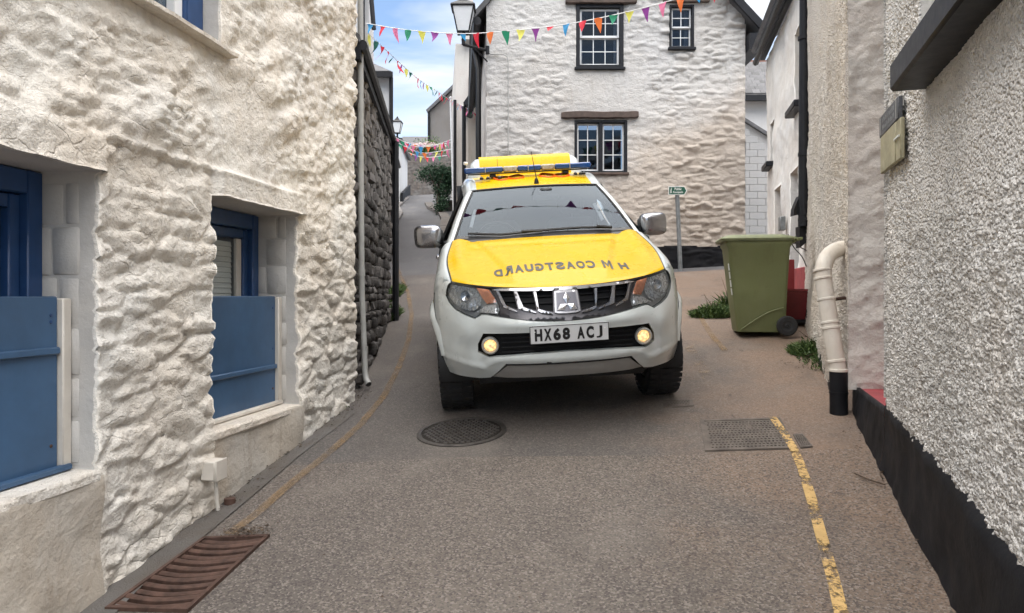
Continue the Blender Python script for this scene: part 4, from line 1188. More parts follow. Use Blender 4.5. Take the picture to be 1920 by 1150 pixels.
# window with heavy black sill
u0, u1, z0, z1, _ = WN
mb = MB(); RF.box(mb, u1 - .10, u1 - .006, z0, z1, -.16, -.085, 0, .008); RF.box(mb, u0, u0 + .1, z0, z1, -.16, -.085, 0, .008); RF.box(mb, u0 + .05, u1 - .05, z1 - .08, z1, -.155, -.09, 0, .008); win = mb.build('window', M['black_wood'], near)
mb = MB(); RF.box(mb, u0 + .1, u1 - .14, z0, z1, -.13, -.126); mb.build('pane', M['pane'], win)
mb = MB(); RF.box(mb, u1 - .139, u1 - .101, z0, z1, -.15, -.10, 0, .005); mb.build('sash', M['white_gloss'], win)
mb = MB(); RF.box(mb, u0, u1, z0, z1, -.5, -.45); mb.build('curtain', M['curtain'], win)
mb = MB(); us0, us1 = RF.u_at(1880) - .3, RF.u_at(1722)
RF.box(mb, us0 - .0, us1, 2.485, 2.61, -.06, .115, 0, .012); mb.build('window_sill', M['black_wood'], near)
slab(near, 'roof', [RF.p(.3, 5.2, .35), RF.p(u_r + .1, 5.2, .35), RF.p(u_r + .1, 7.4, -2.5), RF.p(.3, 7.4, -2.5)], .12, M['slate'])
# recess between the two houses: plinth goes on, red painted ledge
led = thing('ledge_wall', 'low black plinth with red painted ledge between the two pebbledash houses', 'ledge', RF.p(u_r + .4, .7))
plinth('plinth', RF, u_r + .011, 5.30, lambda u: .965, .014, led, M['black_paint'], 50, 14, .0)
mb = MB(); RF.box(mb, u_r + .012, 5.30, .90, .958, -.6, -.03); mb.build('ledge', M['red_paint'], led)
mb = MB(); RF.box(mb, u_r + .012, 5.3, .3, 5.2, -.75, -.6); mb.build('recess_wall', M['rough_render'], led)

# ------------------------------------------------------------------ right side: second house, pebbledash
c2 = Vector((wx(1590, 5.0), 5.0, 0)); c3 = Vector((3.36, 8.46, 0))
dd = (c3 - c2).normalized(); L2 = (c3 - c2).length
QF = Face((c2.x, c2.y), (dd.x, dd.y), (-dd.y, dd.x))
second = thing('cream_pebbledash_house', 'cream pebbledash house corner behind the thick white soil pipe', 'house', (c2.x + .4, c2.y + .3, .8))
def sec_disp(u, z):
    lean = .10 * (1 - sstep(1.2, 2.0, z)) * sstep(0, .5, u)
    return peb(u, z, 20, .012) + .05 * fbm(u * 1.3, z * 1.3, 3, 24) + .014 * fbm(u * 8, z * 8, 3, 29) + lean * .5
us = np.unique(np.round(np.r_[np.arange(0, 2.2, .013), np.arange(2.2, L2, .03), L2], 5)); zs = np.unique(np.round(np.r_[np.arange(.6, 3.65, .013), np.arange(3.65, 5.6, .06)], 5))
relief_wall('wall', QF.P0, QF.d, QF.n, us, zs, [], sec_disp, [M['pebble_cream']], second)
TF = Face((c2.x, c2.y), (.9578, -.2873), (-.2873, -.9578))
relief_wall('end_wall', TF.P0, TF.d, TF.n, np.arange(0, .75, .014), np.unique(np.round(np.r_[np.arange(.95, 3.65, .014), np.arange(3.7, 5.6, .06)], 4)), [], lambda u, z: sec_disp(u * 0, z) * np.clip(1 - u / .06, 0, 1) + (.055 * fbm(u * 5, z * 7, 4, 2) + .02 * fbm(u * 16, z * 22, 3, 3)) * np.clip(u / .06, 0, 1), [M['rough_render']], second)
plinth('plinth', QF, 0, L2, lambda u: g1(*QF.p(u, 0).xy) + .19 - .0 * u, .05, second, M['black_paint'], 80, 10)
EE = Face((c3.x, c3.y), (.96, -.2), (.2, .96))
mb = MB(); EE.box(mb, 0, 2, .9, 5.5, -.25, -.02); mb.build('end_wall', M['pebble_cream'], second)
slab(second, 'roof', [QF.p(-.1, 5.6, .3), QF.p(L2, 5.6, .3), QF.p(L2, 7.5, -2.5), QF.p(-.1, 7.5, -2.5)], .1, M['slate'])

# ------------------------------------------------------------------ right side: third house, white rough walls with deep openings
a3 = Vector((wx(1521, 8.75) + .10, 8.75, 0)); b3 = Vector((wx(1438, 13.0), 13.0, 0))
d3_ = (b3 - a3).normalized(); L3 = (b3 - a3).length
KF = Face((a3.x, a3.y), (d3_.x, d3_.y), (-d3_.y, d3_.x))
third = thing('white_cottage', 'white rough walled cottage with deep narrow openings beyond the black downpipe', 'cottage', (4.1, 10.8, 1.5))
def ku(px): return KF.u_at(px)
OP = [(1.30, 2.05, 1.35, 3.35, .24), (2.75, 3.40, 1.6, 3.30, .22), (.30, .95, 2.35, 3.55, .20), (1.0, 1.6, 4.15, 5.2, .2), (3.55, 4.0, 3.8, 4.5, .2)]
def third_disp(u, z): return .075 * fbm(u * 2.2, z * 2.2, 4, 44) + .045 * fbm(u * .9, z * .6, 2, 45) + .014 * fbm(u * 9, z * 9, 3, 46)
relief_wall('wall', KF.P0, KF.d, KF.n, np.unique(np.round(np.r_[np.arange(0, L3, .035), L3], 5)), np.arange(1.0, 5.75, .035), OP, third_disp, [M['white_rough'], M['white_rough']], third)
for i, h in enumerate(OP):
    mb = MB(); KF.box(mb, h[0], h[1], h[2], h[3], -h[4] - .08, -h[4] + .0, 0, .01)
    part = mb.build('door' if i < 2 else 'window', M['black_wood'] if i != 1 else M['dark_oak'], third)
    if i >= 2:
        mb = MB(); KF.box(mb, h[0] + .08, h[1] - .08, h[2] + .08, h[3] - .06, -h[4] + .002, -h[4] + .006); mb.build('pane', M['pane'], part)
        mb = MB(); KF.box(mb, h[0] - .06, h[1] + .06, h[2] - .09, h[2] - .0, -.15, .13, 0, .01); mb.build('window_sill', M['black_wood'], third)
mb = MB(); KF.box(mb, 2.25, 2.42, 2.55, 2.76, .02, .10, 0, .01); mb.build('letter_box', M['steel_post'], third)
mb = MB(); KF.box(mb, .1, L3, .9, g1(4.2, 10.8) + .28, .0, .07, 0, .01); mb.build('plinth', M['red_paint'], third)
# eave and gutter
mb = MB(); mb.tube([KF.p(-.2, 5.78, .17), KF.p(L3 + .15, 5.72, .17)], .055, 8); mb.build('gutter', M['black_iron'], third)
mb = MB(); KF.box(mb, -.3, L3 + .1, 5.74, 5.85, .02, .10); mb.build('fascia_board', M['black_wood'], third)
slab(third, 'roof', [KF.p(-.3, 5.87, .20), KF.p(L3 + .15, 5.87, .20), KF.p(L3 + .15, 7.9, -2.4), KF.p(-.3, 7.9, -2.4)], .08, M['slate'])
EB = Face((b3.x, b3.y), (.97, .2), (-.2, .97))
mb = MB(); EB.box(mb, 0, 2.5, 1.3, 5.7, -.3, -.02); mb.build('end_wall', M['white_rough'], third)
# ================================================================== the pickup
def car_paint(name, c, rough=.3, coat=1.0, dust=(.33, .27, .21), amt=.22):
    n = NT(name)
    f = n.ramp(n.noise(5, 7, .65), .45, .75)
    cc = n.mix(n.math('MULTIPLY', f, amt), c, dust)
    return n.fin(cc, n.math('ADD', n.math('MULTIPLY', n.noise(9, 5), .18), rough - .09), None, Coat_Weight=coat, Coat_Roughness=.05, Specular_IOR_Level=.5 if coat > .3 else .12)
M['car_white'] = car_paint('white_car_paint', (.585, .63, .625), amt=.14)
M['car_yellow'] = car_paint('yellow_vinyl_wrap', (.66, .41, .001), .28, .12, (.54, .33, .005), .25)
M['chrome'] = NT('chrome').fin((.62, .62, .64), .2, None, Metallic=1.0)
M['dark_chrome'] = NT('smoked_chrome').fin((.085, .083, .09), .3, None, Metallic=.9)
M['silver_trim'] = plain('silver_grey_plastic', (.33, .325, .31), .45, metal=.2, var=.1)
M['badge_grey'] = NT('grey_metal_field').fin((.15, .15, .17), .3, None, Metallic=.9)
M['chrome_dim'] = NT('dulled_chrome').fin((.36, .36, .38), .24, None, Metallic=1.0)
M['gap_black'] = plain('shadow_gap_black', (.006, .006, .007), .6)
M['grille_black'] = plain('grille_black', (.006, .0065, .008), .6, spec=.2)
M['tyre'] = plain('tyre_rubber', (.018, .018, .019), .8, var=.25, scale=18, bump=.3)
M['alloy'] = plain('alloy_wheel', (.42, .42, .43), .35, metal=.8)
M['reflector'] = plain('headlamp_reflector', (.66, .67, .69), .28, metal=.7, var=.12, scale=20)
M['lamp_dark'] = plain('headlamp_bezel', (.34, .345, .35), .3, metal=.25)
M['amber'] = plain('amber_indicator', (.55, .20, .10), .22, var=.2, scale=30, bump=.4, bscale=120)
M['plate_white'] = plain('number_plate_white', (.66, .67, .68), .35, var=.04)
M['plate_black'] = plain('number_plate_black', (.008, .008, .009), .4)
M['decal_grey'] = plain('grey_black_lettering', (.028, .028, .028), .4)
M['decal_red'] = plain('red_orange_lettering', (.75, .13, .01), .4)
M['beacon_blue'] = plain('blue_beacon_lens', (.008, .055, .21), .16, var=.15, coat=1.0)
M['beacon_clear'] = plain('clear_beacon_lens', (.38, .36, .30), .2, var=.35, scale=40, bump=.5, bscale=90)
M['cabin'] = plain('grey_cabin_plastic', (.055, .058, .064), .7)
M['cabin_light'] = plain('pale_cabin_lining', (.40, .41, .43), .8)
M['seat'] = plain('grey_seat_cloth', (.05, .052, .056), .9)
M['windscreen'] = glass_mat('windscreen_glass', (.80, .86, .89), .035, .015, 0.0, .6)
M['tinted'] = glass_mat('tinted_side_glass', (.30, .33, .34), .10, .015)
M['headlens'] = glass_mat('clear_headlamp_lens', (.93, .95, .96), .04, .02)
n = NT('lit_fog_lamp'); n.fin((.9, .75, .5), .3); n.b.inputs['Emission Color'].default_value = (1.0, .60, .20, 1)
n.l(n.math('ADD', n.math('MULTIPLY', n.noise(70, 3), 2.0), -.6), n.b.inputs['Emission Strength']); M['fog_lit'] = n.mat

TO = Vector((.40908693, 4.94578067, .64893056))
ey = Vector((-.058, 1, .15)).normalized()
ex = Vector((.998, .058, .062)); ex = (ex - ey * ex.dot(ey)).normalized()
ez = ex.cross(ey)
TM = Matrix((ex, ey, ez)).transposed().to_4x4(); TM.translation = TO
truck = thing('pickup_truck', 'white and yellow rescue pickup truck with blue light bar facing the camera', 'pickup truck', mw=TM)
def T(mb, name, mat, parent=None, **k): return mb.build(name, mat, parent or truck, world=False, **k)

VZ = np.array([(.30, .10), (.38, .075), (.44, .035), (.50, .015), (.56, .0), (.64, .0), (.72, .0), (.78, .008), (.85, .035), (.92, .07), (1.0, .115), (1.06, .165), (1.15, .26)])
def smooth_interp(x, xp, fp):
    h = .018
    return sum(np.interp(x + k * h, xp, fp) for k in (-1, 0, 1)) / 3
def FR(x, z):
    """depth of the front of the truck behind the number plate plane"""
    a = min(abs(x) / .92, .9995)
    y = .9 * (1 - (1 - a ** 2.4) ** (1 / 2.4)) + float(smooth_interp(z, VZ[:, 0], VZ[:, 1]))
    ax = abs(x)
    # lower lip, bending down outside the skid plate and up again to the wheel arch
    zl = np.interp(ax, [0, .43, .50, .56, .70, .86], [.532, .532, .515, .468, .485, .508])
    w = np.interp(ax, [0, .45, .6, .9], [.6, .8, 1, .7])
    y -= w * (.030 * math.exp(-((z - zl) / .014) ** 2) + .034 * math.exp(-((z - zl) / .09) ** 2)) * .6
    # brow over the lower opening, cheeks beside the fog lamps
    y -= .020 * math.exp(-((z - .765) / .035) ** 2) * (1 - float(sstep(.35, .62, ax)))
    y -= .030 * math.exp(-((ax - .66) / .07) ** 2 - ((z - .70) / .09) ** 2)
    y += .016 * math.exp(-((ax - .60) / .035) ** 2 - ((z - .60) / .10) ** 2)
    return y
def fm_(off): return lambda x, z: (x, FR(x, z) + off, z)
def sym(half):  # right half outline from the centre top to the centre bottom -> whole outline
    return half + [(-x, z) for x, z in half[::-1] if x > 1e-6]
# fascia (bumper and wing fronts)
half = [(0, .776), (.12, .779), (.228, .786), (.32, .797), (.447, .813), (.53, .825), (.56, .824), (.607, .797), (.67, .815), (.735, .842), (.780, .884), (.812, .945), (.826, 1.0), (.806, 1.05),
        (.84, 1.035), (.865, 1.0), (.895, .90), (.903, .85), (.893, .75), (.868, .62), (.864, .54), (.862, .46), (.852, .40), (.825, .376), (.74, .372), (.60, .378), (.525, .390), (.478, .436), (.42, .503), (0, .505)]
oh = [(0, .715), (.30, .712), (.558, .705), (.597, .63), (.600, .573), (.525, .546), (.415, .556), (.24, .570), (0, .577)]
panel('bumper', sym(half), fm_(0), .022, M['car_white'], truck, holes=[sym(oh)], thick=.05)
panel('lower_grille', [(x * 1.03, .63 + (z - .63) * 1.08) for x, z in sym(oh)], lambda x, z: (x, FR(x, .63) + .05, z), .05, M['grille_black'], truck)
for k in range(4):
    z = .585 + k * .032
    mb = MB()
    xs = np.linspace(-.44, .44, 24)
    mb.tube([(x, FR(x, .63) + .04, z - .012 * (abs(x) / .44) ** 2) for x in xs], .006, 6); T(mb, 'grille_bar', M['grille_black'])
# fog lamps
for s in (-1, 1):
    cx, cz = .516 * s, .622; cy = FR(cx, cz)
    mb = MB(); mb.lathe((cx, cy + .045, cz), (0, -1, 0), [(0, .058), (.040, .058), (.047, .054), (.048, .047), (.040, .043), (.022, .041)], 28)
    fg = T(mb, 'fog_lamp', M['silver_trim'])
    mb = MB(); mb.lathe((cx, cy + .045, cz), (0, -1, 0), [(.020, .041), (.030, .034), (.036, .02), (.038, .0)], 24); T(mb, 'lens', M['fog_lit'], fg)
# dark side reflectors and the joint between bumper and arch
for s in (-1, 1):
    mb = MB(); mb.tube([(s * (.8805 - .0), FR(.8805, z) - .004, z) for z in (.605, .64, .685)], .008, 6); T(mb, 'side_marker', M['black_plastic'])
    mb = MB(); mb.tube([(s * xx, FR(xx, z) - .001, z) for xx, z in ((.893, .92), (.900, .85), (.890, .75), (.866, .62), (.862, .54), (.860, .46), (.85, .41))], .004, 5); T(mb, 'panel_gap', M['gap_black'])
# skid plate
sk = [(0, .492), (.405, .490), (.462, .438), (.512, .396), (.42, .390), (0, .394)]
panel('skid_plate', sym(sk), fm_(.012), .03, M['silver_trim'], truck, thick=.06)
mb = MB(); xs = np.linspace(-.42, .42, 30); mb.tube([(x, FR(x, .50) + .010, .498) for x in xs], .008, 6); T(mb, 'trim_gap', M['gap_black'])
mb = MB(); mb.box(-.155, -.12, .0, .03, .503, .522, 0, .004); T(mb, 'tow_cover', M['black_plastic'])
# dark underside box that closes the nose, put in to block light
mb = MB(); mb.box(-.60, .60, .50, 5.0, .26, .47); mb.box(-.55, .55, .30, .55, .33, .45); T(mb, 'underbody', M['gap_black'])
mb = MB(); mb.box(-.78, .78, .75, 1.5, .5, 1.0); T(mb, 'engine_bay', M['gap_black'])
mb = MB(); mb.tube([(-.70, .87, .36), (.70, .87, .36)], .045, 8); mb.tube([(-.66, 3.87, .36), (.66, 3.87, .36)], .06, 8); T(mb, 'axle', M['gap_black'])
# upper grille
gh = [(0, .985), (.20, .986), (.34, .988), (.44, .985), (.485, .98), (.46, .93), (.435, .875), (.44, .835), (.447, .817), (.32, .801), (.228, .790), (0, .780)]
panel('grille_backing', sym(gh), fm_(.055), .04, M['grille_black'], truck)
cells = [[(.083, .968), (.192, .972), (.19, .858), (.162, .850), (.092, .836)], [(.215, .973), (.318, .978), (.289, .874), (.262, .866), (.199, .848)], [(.342, .979), (.438, .982), (.400, .885), (.366, .872), (.322, .858)]]
dch = [(0, .968)] + gh[1:]
panel('grille_surround', sym(gh), fm_(.012), .02, M['dark_chrome'], truck, holes=cells + [mirror(c) for c in cells], thick=.045)
top = [(0, .990), (.20, .991), (.34, .993), (.44, .991), (.487, .984), (.440, .979), (.34, .977), (.20, .973), (0, .969)]
panel('grille_top_bar', sym(top), fm_(-.002), .02, M['chrome'], truck, thick=.03)
for s in (1, -1):
    for c, nx in zip(cells, (cells[1], cells[2], None)):
        # bright upright between two openings, running out into a foot along the lower edge
        o = [(c[1][0] + .002, c[1][1] - .004), ((nx[0][0] if nx else c[1][0] + .022) - .004, c[1][1] - .003), ((nx[-1][0] if nx else c[2][0] + .02) - .005, c[2][1] - .008), (c[2][0] - .02, c[2][1] - .022), (c[-1][0] + .004, c[-1][1] - .012), (c[-1][0] + .01, c[-1][1] - .003), (c[2][0] - .004, c[2][1] + .003)]
        o = [(x * s, z) for x, z in o]
        panel('grille_upright', o if s > 0 else o[::-1], fm_(-.004), .012, M['chrome_dim'], truck, thick=.03)
        for q in (.30, .62):
            z_ = c[0][1] - (c[0][1] - c[-1][1]) * q
            mb = MB(); xl = c[0][0] + (c[-1][0] - c[0][0]) * q; xr = c[1][0] + (c[2][0] - c[1][0]) * q
            xs = np.linspace(xl, xr, 5); mb.tube([(x * s, FR(x, z_) + .045, z_) for x in xs], .006, 6); T(mb, 'grille_bar', M['grille_black'])
pl_ = [(0, .968), (.076, .966), (.084, .835), (.06, .828), (0, .826)]
panel('badge_plate', sym(pl_), fm_(-.003), .015, M['chrome_dim'], truck, thick=.02)
R_ = .048
def rhomb(ang):
    c, s = math.cos(ang), math.sin(ang); a = math.radians(30)
    p = [(0, 0), (math.sin(-a) * R_, math.cos(a) * R_), (0, 2 * math.cos(a) * R_), (math.sin(a) * R_, math.cos(a) * R_)]
    return [(x * c - z * s, x * s + z * c) for x, z in p]
for ang in (0, math.radians(120), math.radians(-120)):
    p = [(x * .93, .884 + z * .88) for x, z in rhomb(ang)]
    mb = MB(); cx = sum(q[0] for q in p) / 4; cz = sum(q[1] for q in p) / 4
    V = [(x, FR(x, z) - .010, z) for x, z in p] + [(x, FR(x, z) + .004, z) for x, z in p] + [(cx, FR(cx, cz) - .017, cz)]
    mb.add(V, [(0, 1, 8), (1, 2, 8), (2, 3, 8), (3, 0, 8)] + [(i, (i + 1) % 4, 4 + (i + 1) % 4, 4 + i) for i in range(4)]); T(mb, 'badge_diamond', M['chrome'], smooth=False)
panel('badge_field', [(-.072, .842), (-.064, .955), (.064, .955), (.072, .842), (0, .836)], fm_(-.0045), .02, M['badge_grey'], truck)
# headlamps
hl = [(.805, 1.047), (.823, 1.0), (.808, .945), (.776, .886), (.732, .845), (.668, .818), (.606, .800), (.560, .828), (.50, .828), (.452, .822), (.440, .853), (.442, .880), (.466, .932), (.497, .988), (.60, 1.0), (.74, 1.030)]
for s in (1, -1):
    o = hl if s > 0 else mirror(hl)
    hd = panel('headlamp', o, lambda x, z: (x, FR(x, z) + .055, z), .03, M['lamp_dark'], truck, thick=-.058)
    panel('lens', o, fm_(.001), .025, M['headlens'], hd)
    am = [(.585, .994), (.502, .984), (.466, .925), (.458, .905), (.52, .893), (.552, .935)]
    panel('indicator', am if s > 0 else mirror(am), fm_(.012), .02, M['amber'], hd)
    # ribbed main reflector and the bowl in it
    rf = [(.595, .985), (.70, 1.005), (.765, 1.01), (.785, .965), (.772, .915), (.735, .872), (.67, .848), (.61, .845), (.57, .87), (.553, .915), (.575, .96)]
    panel('reflector', rf if s > 0 else mirror(rf), lambda x, z: (x, FR(x, z) + .032 + .030 * (1 - min(1, (((abs(x) - .665) / .11) ** 2 + ((z - .93) / .08) ** 2))) + .0016 * math.sin(abs(x) * 230), z), .006, M['reflector'], hd)
    c = Vector((.66 * s, FR(.66, .935) + .05, .935)); ax = Vector((.30 * s, -.94, .08)).normalized()
    mb = MB(); mb.lathe(c - ax * .005, ax, [(0, .030), (.016, .036), (.022, .034), (.016, .024), (.008, .0)], 22); T(mb, 'bulb_shield', M['chrome'], hd)
    ir = [(.462, .89), (.53, .878), (.60, .835), (.56, .836), (.456, .832)]
    panel('side_reflector', ir if s > 0 else mirror(ir), fm_(.03), .02, M['reflector'], hd)
# number plate
plm = MB(); plm.box(-.258, .258, -.022, -.010, .640, .760, 0, .004); plate = T(plm, 'number_plate', M['plate_white'])
mb = MB()
for x0, x1, z0, z1 in ((-.258, .258, .756, .760), (-.258, .258, .640, .644), (-.258, -.254, .644, .756), (.254, .258, .644, .756)): mb.box(x0, x1, -.0245, -.0225, z0, z1)
T(mb, 'plate_border', M['plate_black'], plate)
mb = MB(); mb.box(-.20, .20, -.01, .05, .65, .75); T(mb, 'plate_mount', M['black_plastic'], plate)
for x in (-.225, .232):
    mb = MB(); mb.lathe((x, -.0222, .722), (0, -1, 0), [(0, .006), (.002, .005), (.003, 0)], 10); T(mb, 'screw', M['sign_white'], plate)
def text_mesh(body, size, offset=0.0, space=1.0, ext=.001):
    cu = bpy.data.curves.new('lettering', 'FONT'); cu.body = body; cu.size = size; cu.offset = offset; cu.space_character = space; cu.extrude = ext
    cu.align_x = 'CENTER'; cu.align_y = 'CENTER'; cu.resolution_u = 4
    o = bpy.data.objects.new('lettering', cu); col.objects.link(o)
    bpy.context.view_layer.update()
    me = bpy.data.meshes.new_from_object(o.evaluated_get(bpy.context.evaluated_depsgraph_get()))
    bpy.data.objects.remove(o)
    V = np.array([v.co[:] for v in me.vertices]); F = [tuple(p.vertices) for p in me.polygons]
    bpy.data.meshes.remove(me)
    V[:, 0] -= (V[:, 0].max() + V[:, 0].min()) / 2; V[:, 1] -= (V[:, 1].max() + V[:, 1].min()) / 2
    return V, F
def fit(V, w, h):
    V = V.copy(); V[:, 0] *= w / (V[:, 0].max() - V[:, 0].min()); V[:, 1] *= h / (V[:, 1].max() - V[:, 1].min()); return V
def glyph(ch, w, h, off):
    """one letter stretched to a box w by h about the origin"""
    V, F = text_mesh(ch, .1, off)
    return fit(V, w, h), F
x = -.227
for ch in 'HX68 ACJ':
    if ch == ' ': x += .035; continue
    V, F = glyph(ch, .040 if ch == 'J' else .049, .080, .001 if ch == 'J' else .005)
    mk('letter', np.stack([V[:, 0] + x + .0245, -.0235 - V[:, 2], .700 + V[:, 1]], -1), F, M['plate_black'], plate, world=False, smooth=False)
    x += .0605
# bonnet
def zf(a): return .997 + .036 * (min(a, .76) / .76) ** 2.2
def hood(t, s):
    """t across (-1..1), s from nose to scuttle"""
    hw = .752 + .035 * math.sin(math.pi * min(s, 1)) ** 1.2
    a = abs(t) * hw
    x = t * hw
    yf = FR(min(a, .752), zf(a)) + .006
    yr = 1.262 + .085 * (a / .75) ** 2
    y = yf + (yr - yf) * s
    zr = 1.243 - .012 * (a / .75) ** 2
    z = zf(a) + (zr - zf(a)) * (s ** .96)
    z += .008 * math.sin(math.pi * min(1, s)) * (1 - (a / .8) ** 2)
    rl = .30 + .27 * s                      # pressed ridge running outwards
    z += .020 * (1 - float(sstep(rl - .015, rl + .02, a))) * float(sstep(.0, .3, s)) * (1 - float(sstep(.85, 1, s)))
    z -= .010 * math.exp(-((s - .80) / .06) ** 2) * (1 - float(sstep(.5, .7, a)))
    z += .022 * math.exp(-((a - .70) / .06) ** 2) * float(sstep(.1, .5, s))
    z -= .006 * (1 - min(1, s / .04)) ** 2   # rolled front edge
    return Vector((x, y, z))
nt_, ns = 73, 61
P = [hood(t, s) for t in np.linspace(-1, 1, nt_) for s in np.linspace(0, 1, ns)]
E1 = [p + Vector((0, .0, -.05)) for p in P[::ns]]
F = flip(grid_faces(nt_, ns)).tolist(); F = [f[::-1] for f in F]
bon = mk('bonnet', P, F, M['car_yellow'], truck, world=False, sharp=None)
mb = MB(); fe = [hood(t, 0) for t in np.linspace(-1, 1, 40)]
mb.tube([p + Vector((0, .010, -.011)) for p in fe], .012, 6); T(mb, 'bonnet_gap', M['gap_black'])
for s in (-1, 1):
    mb = MB(); mb.tube([hood(s, k) + Vector((.003 * s, 0, -.006)) for k in np.linspace(0, 1, 30)], .007, 6); T(mb, 'bonnet_gap', M['gap_black'])
def hood_xy(x, y):
    s = .3
    for i in range(14):
        hw = .752 + .035 * math.sin(math.pi * min(max(s, 0), 1)) ** 1.2
        p = hood(x / hw, s); s = min(max(s + (y - p.y) / 1.1, 0.0), 1.0)
    return p
# mirrored lettering laid along the bonnet
x = .488
for ch in 'H M COASTGUARD':
    if ch == ' ': x -= .040; continue
    w = .066 if ch == 'M' else .060
    if ch == 'M':
        V, F = [], []
        for q in (((-.034, -.067), (-.019, -.067), (-.019, .067), (-.034, .067)), ((.019, -.067), (.034, -.067), (.034, .067), (.019, .067)), ((-.019, .067), (-.019, .022), (0, -.055), (0, -.008)), ((.019, .022), (.019, .067), (0, -.008), (0, -.055))):
            F.append(tuple(range(len(V), len(V) + 4))); V += [(a_, b_, .0012) for a_, b_ in q]
    else: V, F = glyph(ch, w, .135, .0045)
    VV = [hood_xy(x - w / 2 - v[0], .43 + v[1]) + Vector((0, -.0005, .0022 + max(0, v[2]))) for v in V]
    mk('letter', VV, [f[::-1] for f in F], M['decal_grey'], bon, world=False, smooth=False)
    x -= w + .0125
# wings between bonnet and wheel arch
def planx(y):
    k = min(max((y - .085) / .9, 0.0), 1.0); return .92 * (1 - (1 - k) ** 2.4) ** (1 / 2.4) if k < 1 else .92
for s in (-1, 1):
    ny, nz = 44, 16; P = []
    for i in range(ny):
        k = i / (ny - 1)
        h = hood(1.0, k) + Vector((.006, 0, -.008)); y = h.y
        xo = min(planx(y + .02), .905)
        for j in range(nz):
            q = j / (nz - 1); th = q * math.pi / 2
            zlow_ = .80
            x = h.x + (xo - h.x) * math.sin(th) ** .8
            z = zlow_ + (h.z - zlow_) * (math.cos(th) ** .75 if q < 1 else 0)
            P.append((x * s, y + .06 * q * (1 - k) * 0, z))
    F = grid_faces(ny, nz); F = F[:, ::-1] if s < 0 else F
    wing = mk('wing', P, F[:, ::-1], M['car_white'], truck, world=False, sharp=None)
    # yellow square on the wing side
    mb = MB(); ys = np.linspace(.62, 1.25, 12); P = []
    for y in ys:
        xo = min(planx(y + .02), .905)
        P += [((xo + .004) * s, y, .84), ((xo - .012) * s, y, .94), ((xo - .035) * s, y, .99)]
    F = grid_faces(12, 3); F = F if s > 0 else F[:, ::-1]
    mk('yellow_band', P, F, M['car_yellow'], wing, world=False, sharp=None)
    # flared wheel arches
    for yc, rr in ((.87, .425), (3.87, .425)):
        prof = [(.86, .405), (.905, .408), (.936, .420), (.940, .436), (.925, .462), (.895, .478)]
        P = []; na = 40
        for i in range(na):
            a = math.radians((16 if yc < 1 else -28) + (192 if yc < 1 else 236) * i / (na - 1))
            for x, r in prof:
                y = yc - r * math.cos(a); z = .375 + r * math.sin(a)
                xx = x
                if yc < 1: xx = min(x, planx(y + .02) + .030 + (x - .905) * .5)
                P.append((xx * s, y, max(z, .26)))
        F = grid_faces(na, len(prof)); F = F if s < 0 else F[:, ::-1]
        mk('wheel_arch', P, F, M['car_white'], truck, world=False, sharp=None)
    # side of cab and bed
    arch = lambda yc: [(yc + .43 * math.cos(math.radians(a)), .375 + .43 * math.sin(math.radians(a))) for a in range(180, -1, -12)]
    rear = arch(3.87)
    outl = [(1.28, .47), (3.44, .47)] + [p for p in rear if p[1] > .47] + [(4.3, .47), (5.12, .55), (5.18, 1.0), (5.15, 1.20), (1.30, 1.20), (1.30, .8)]
    SX = lambda y, z: (s * (.905 - .05 * ((z - .78) / .42) ** 2 - .03 * float(sstep(4.9, 5.2, y))), y, z)
    side = panel('body_side', outl, SX, .09, M['car_white'], truck, rev=(s < 0))
    for y0 in (1.33, 2.36, 3.16):
        mb = MB(); mb.tube([(SX(y0, z)[0], y0, z) for z in np.linspace(.52, 1.19, 8)], .006, 5); T(mb, 'door_gap', M['gap_black'])
    for y0 in (2.12, 2.95):
        mb = MB(); mb.box(s * .90 if s > 0 else s * .935, s * .935 if s > 0 else s * .90, y0, y0 + .17, 1.02, 1.055, 0, .01); T(mb, 'door_handle', M['chrome'])
    bandp = [(1.4, .80), (5.0, .80), (5.0, 1.0), (1.4, 1.0)]
    panel('yellow_band', bandp, lambda y, z: (SX(y, z)[0] + .003 * s, y, z), .1, M['car_yellow'], side, rev=(s < 0))
# windscreen, pillars, roof
def ws(t, k):       # t across -1..1, k from scuttle to roof
    a = abs(t)
    xb, xt = .738, .562
    x = t * (xb + (xt - xb) * k)
    yb, yt = 1.285 + .072 * a ** 2, 2.012 + .048 * a ** 2
    zb, zt = 1.246 - .006 * a ** 2, 1.640 - .016 * a ** 2
    y = yb + (yt - yb) * k; z = zb + (zt - zb) * k + .018 * math.sin(math.pi * k)
    return Vector((x, y, z))
P = [ws(t, k) for t in np.linspace(-1, 1, 33) for k in np.linspace(0, 1, 17)]
glass = mk('windscreen', P, grid_faces(33, 17), M['windscreen'], truck, world=False, sharp=None)
loop = [ws(t, 0) for t in np.linspace(-1, 1, 24)] + [ws(1, k) for k in np.linspace(.05, 1, 14)] + [ws(t, 1) for t in np.linspace(.95, -1, 24)] + [ws(-1, k) for k in np.linspace(.95, 0, 14)]
mb = MB(); mb.tube([p + Vector((0, .004, .002)) for p in loop + loop[:1]], .011, 6); T(mb, 'windscreen_seal', M['gap_black'], glass)
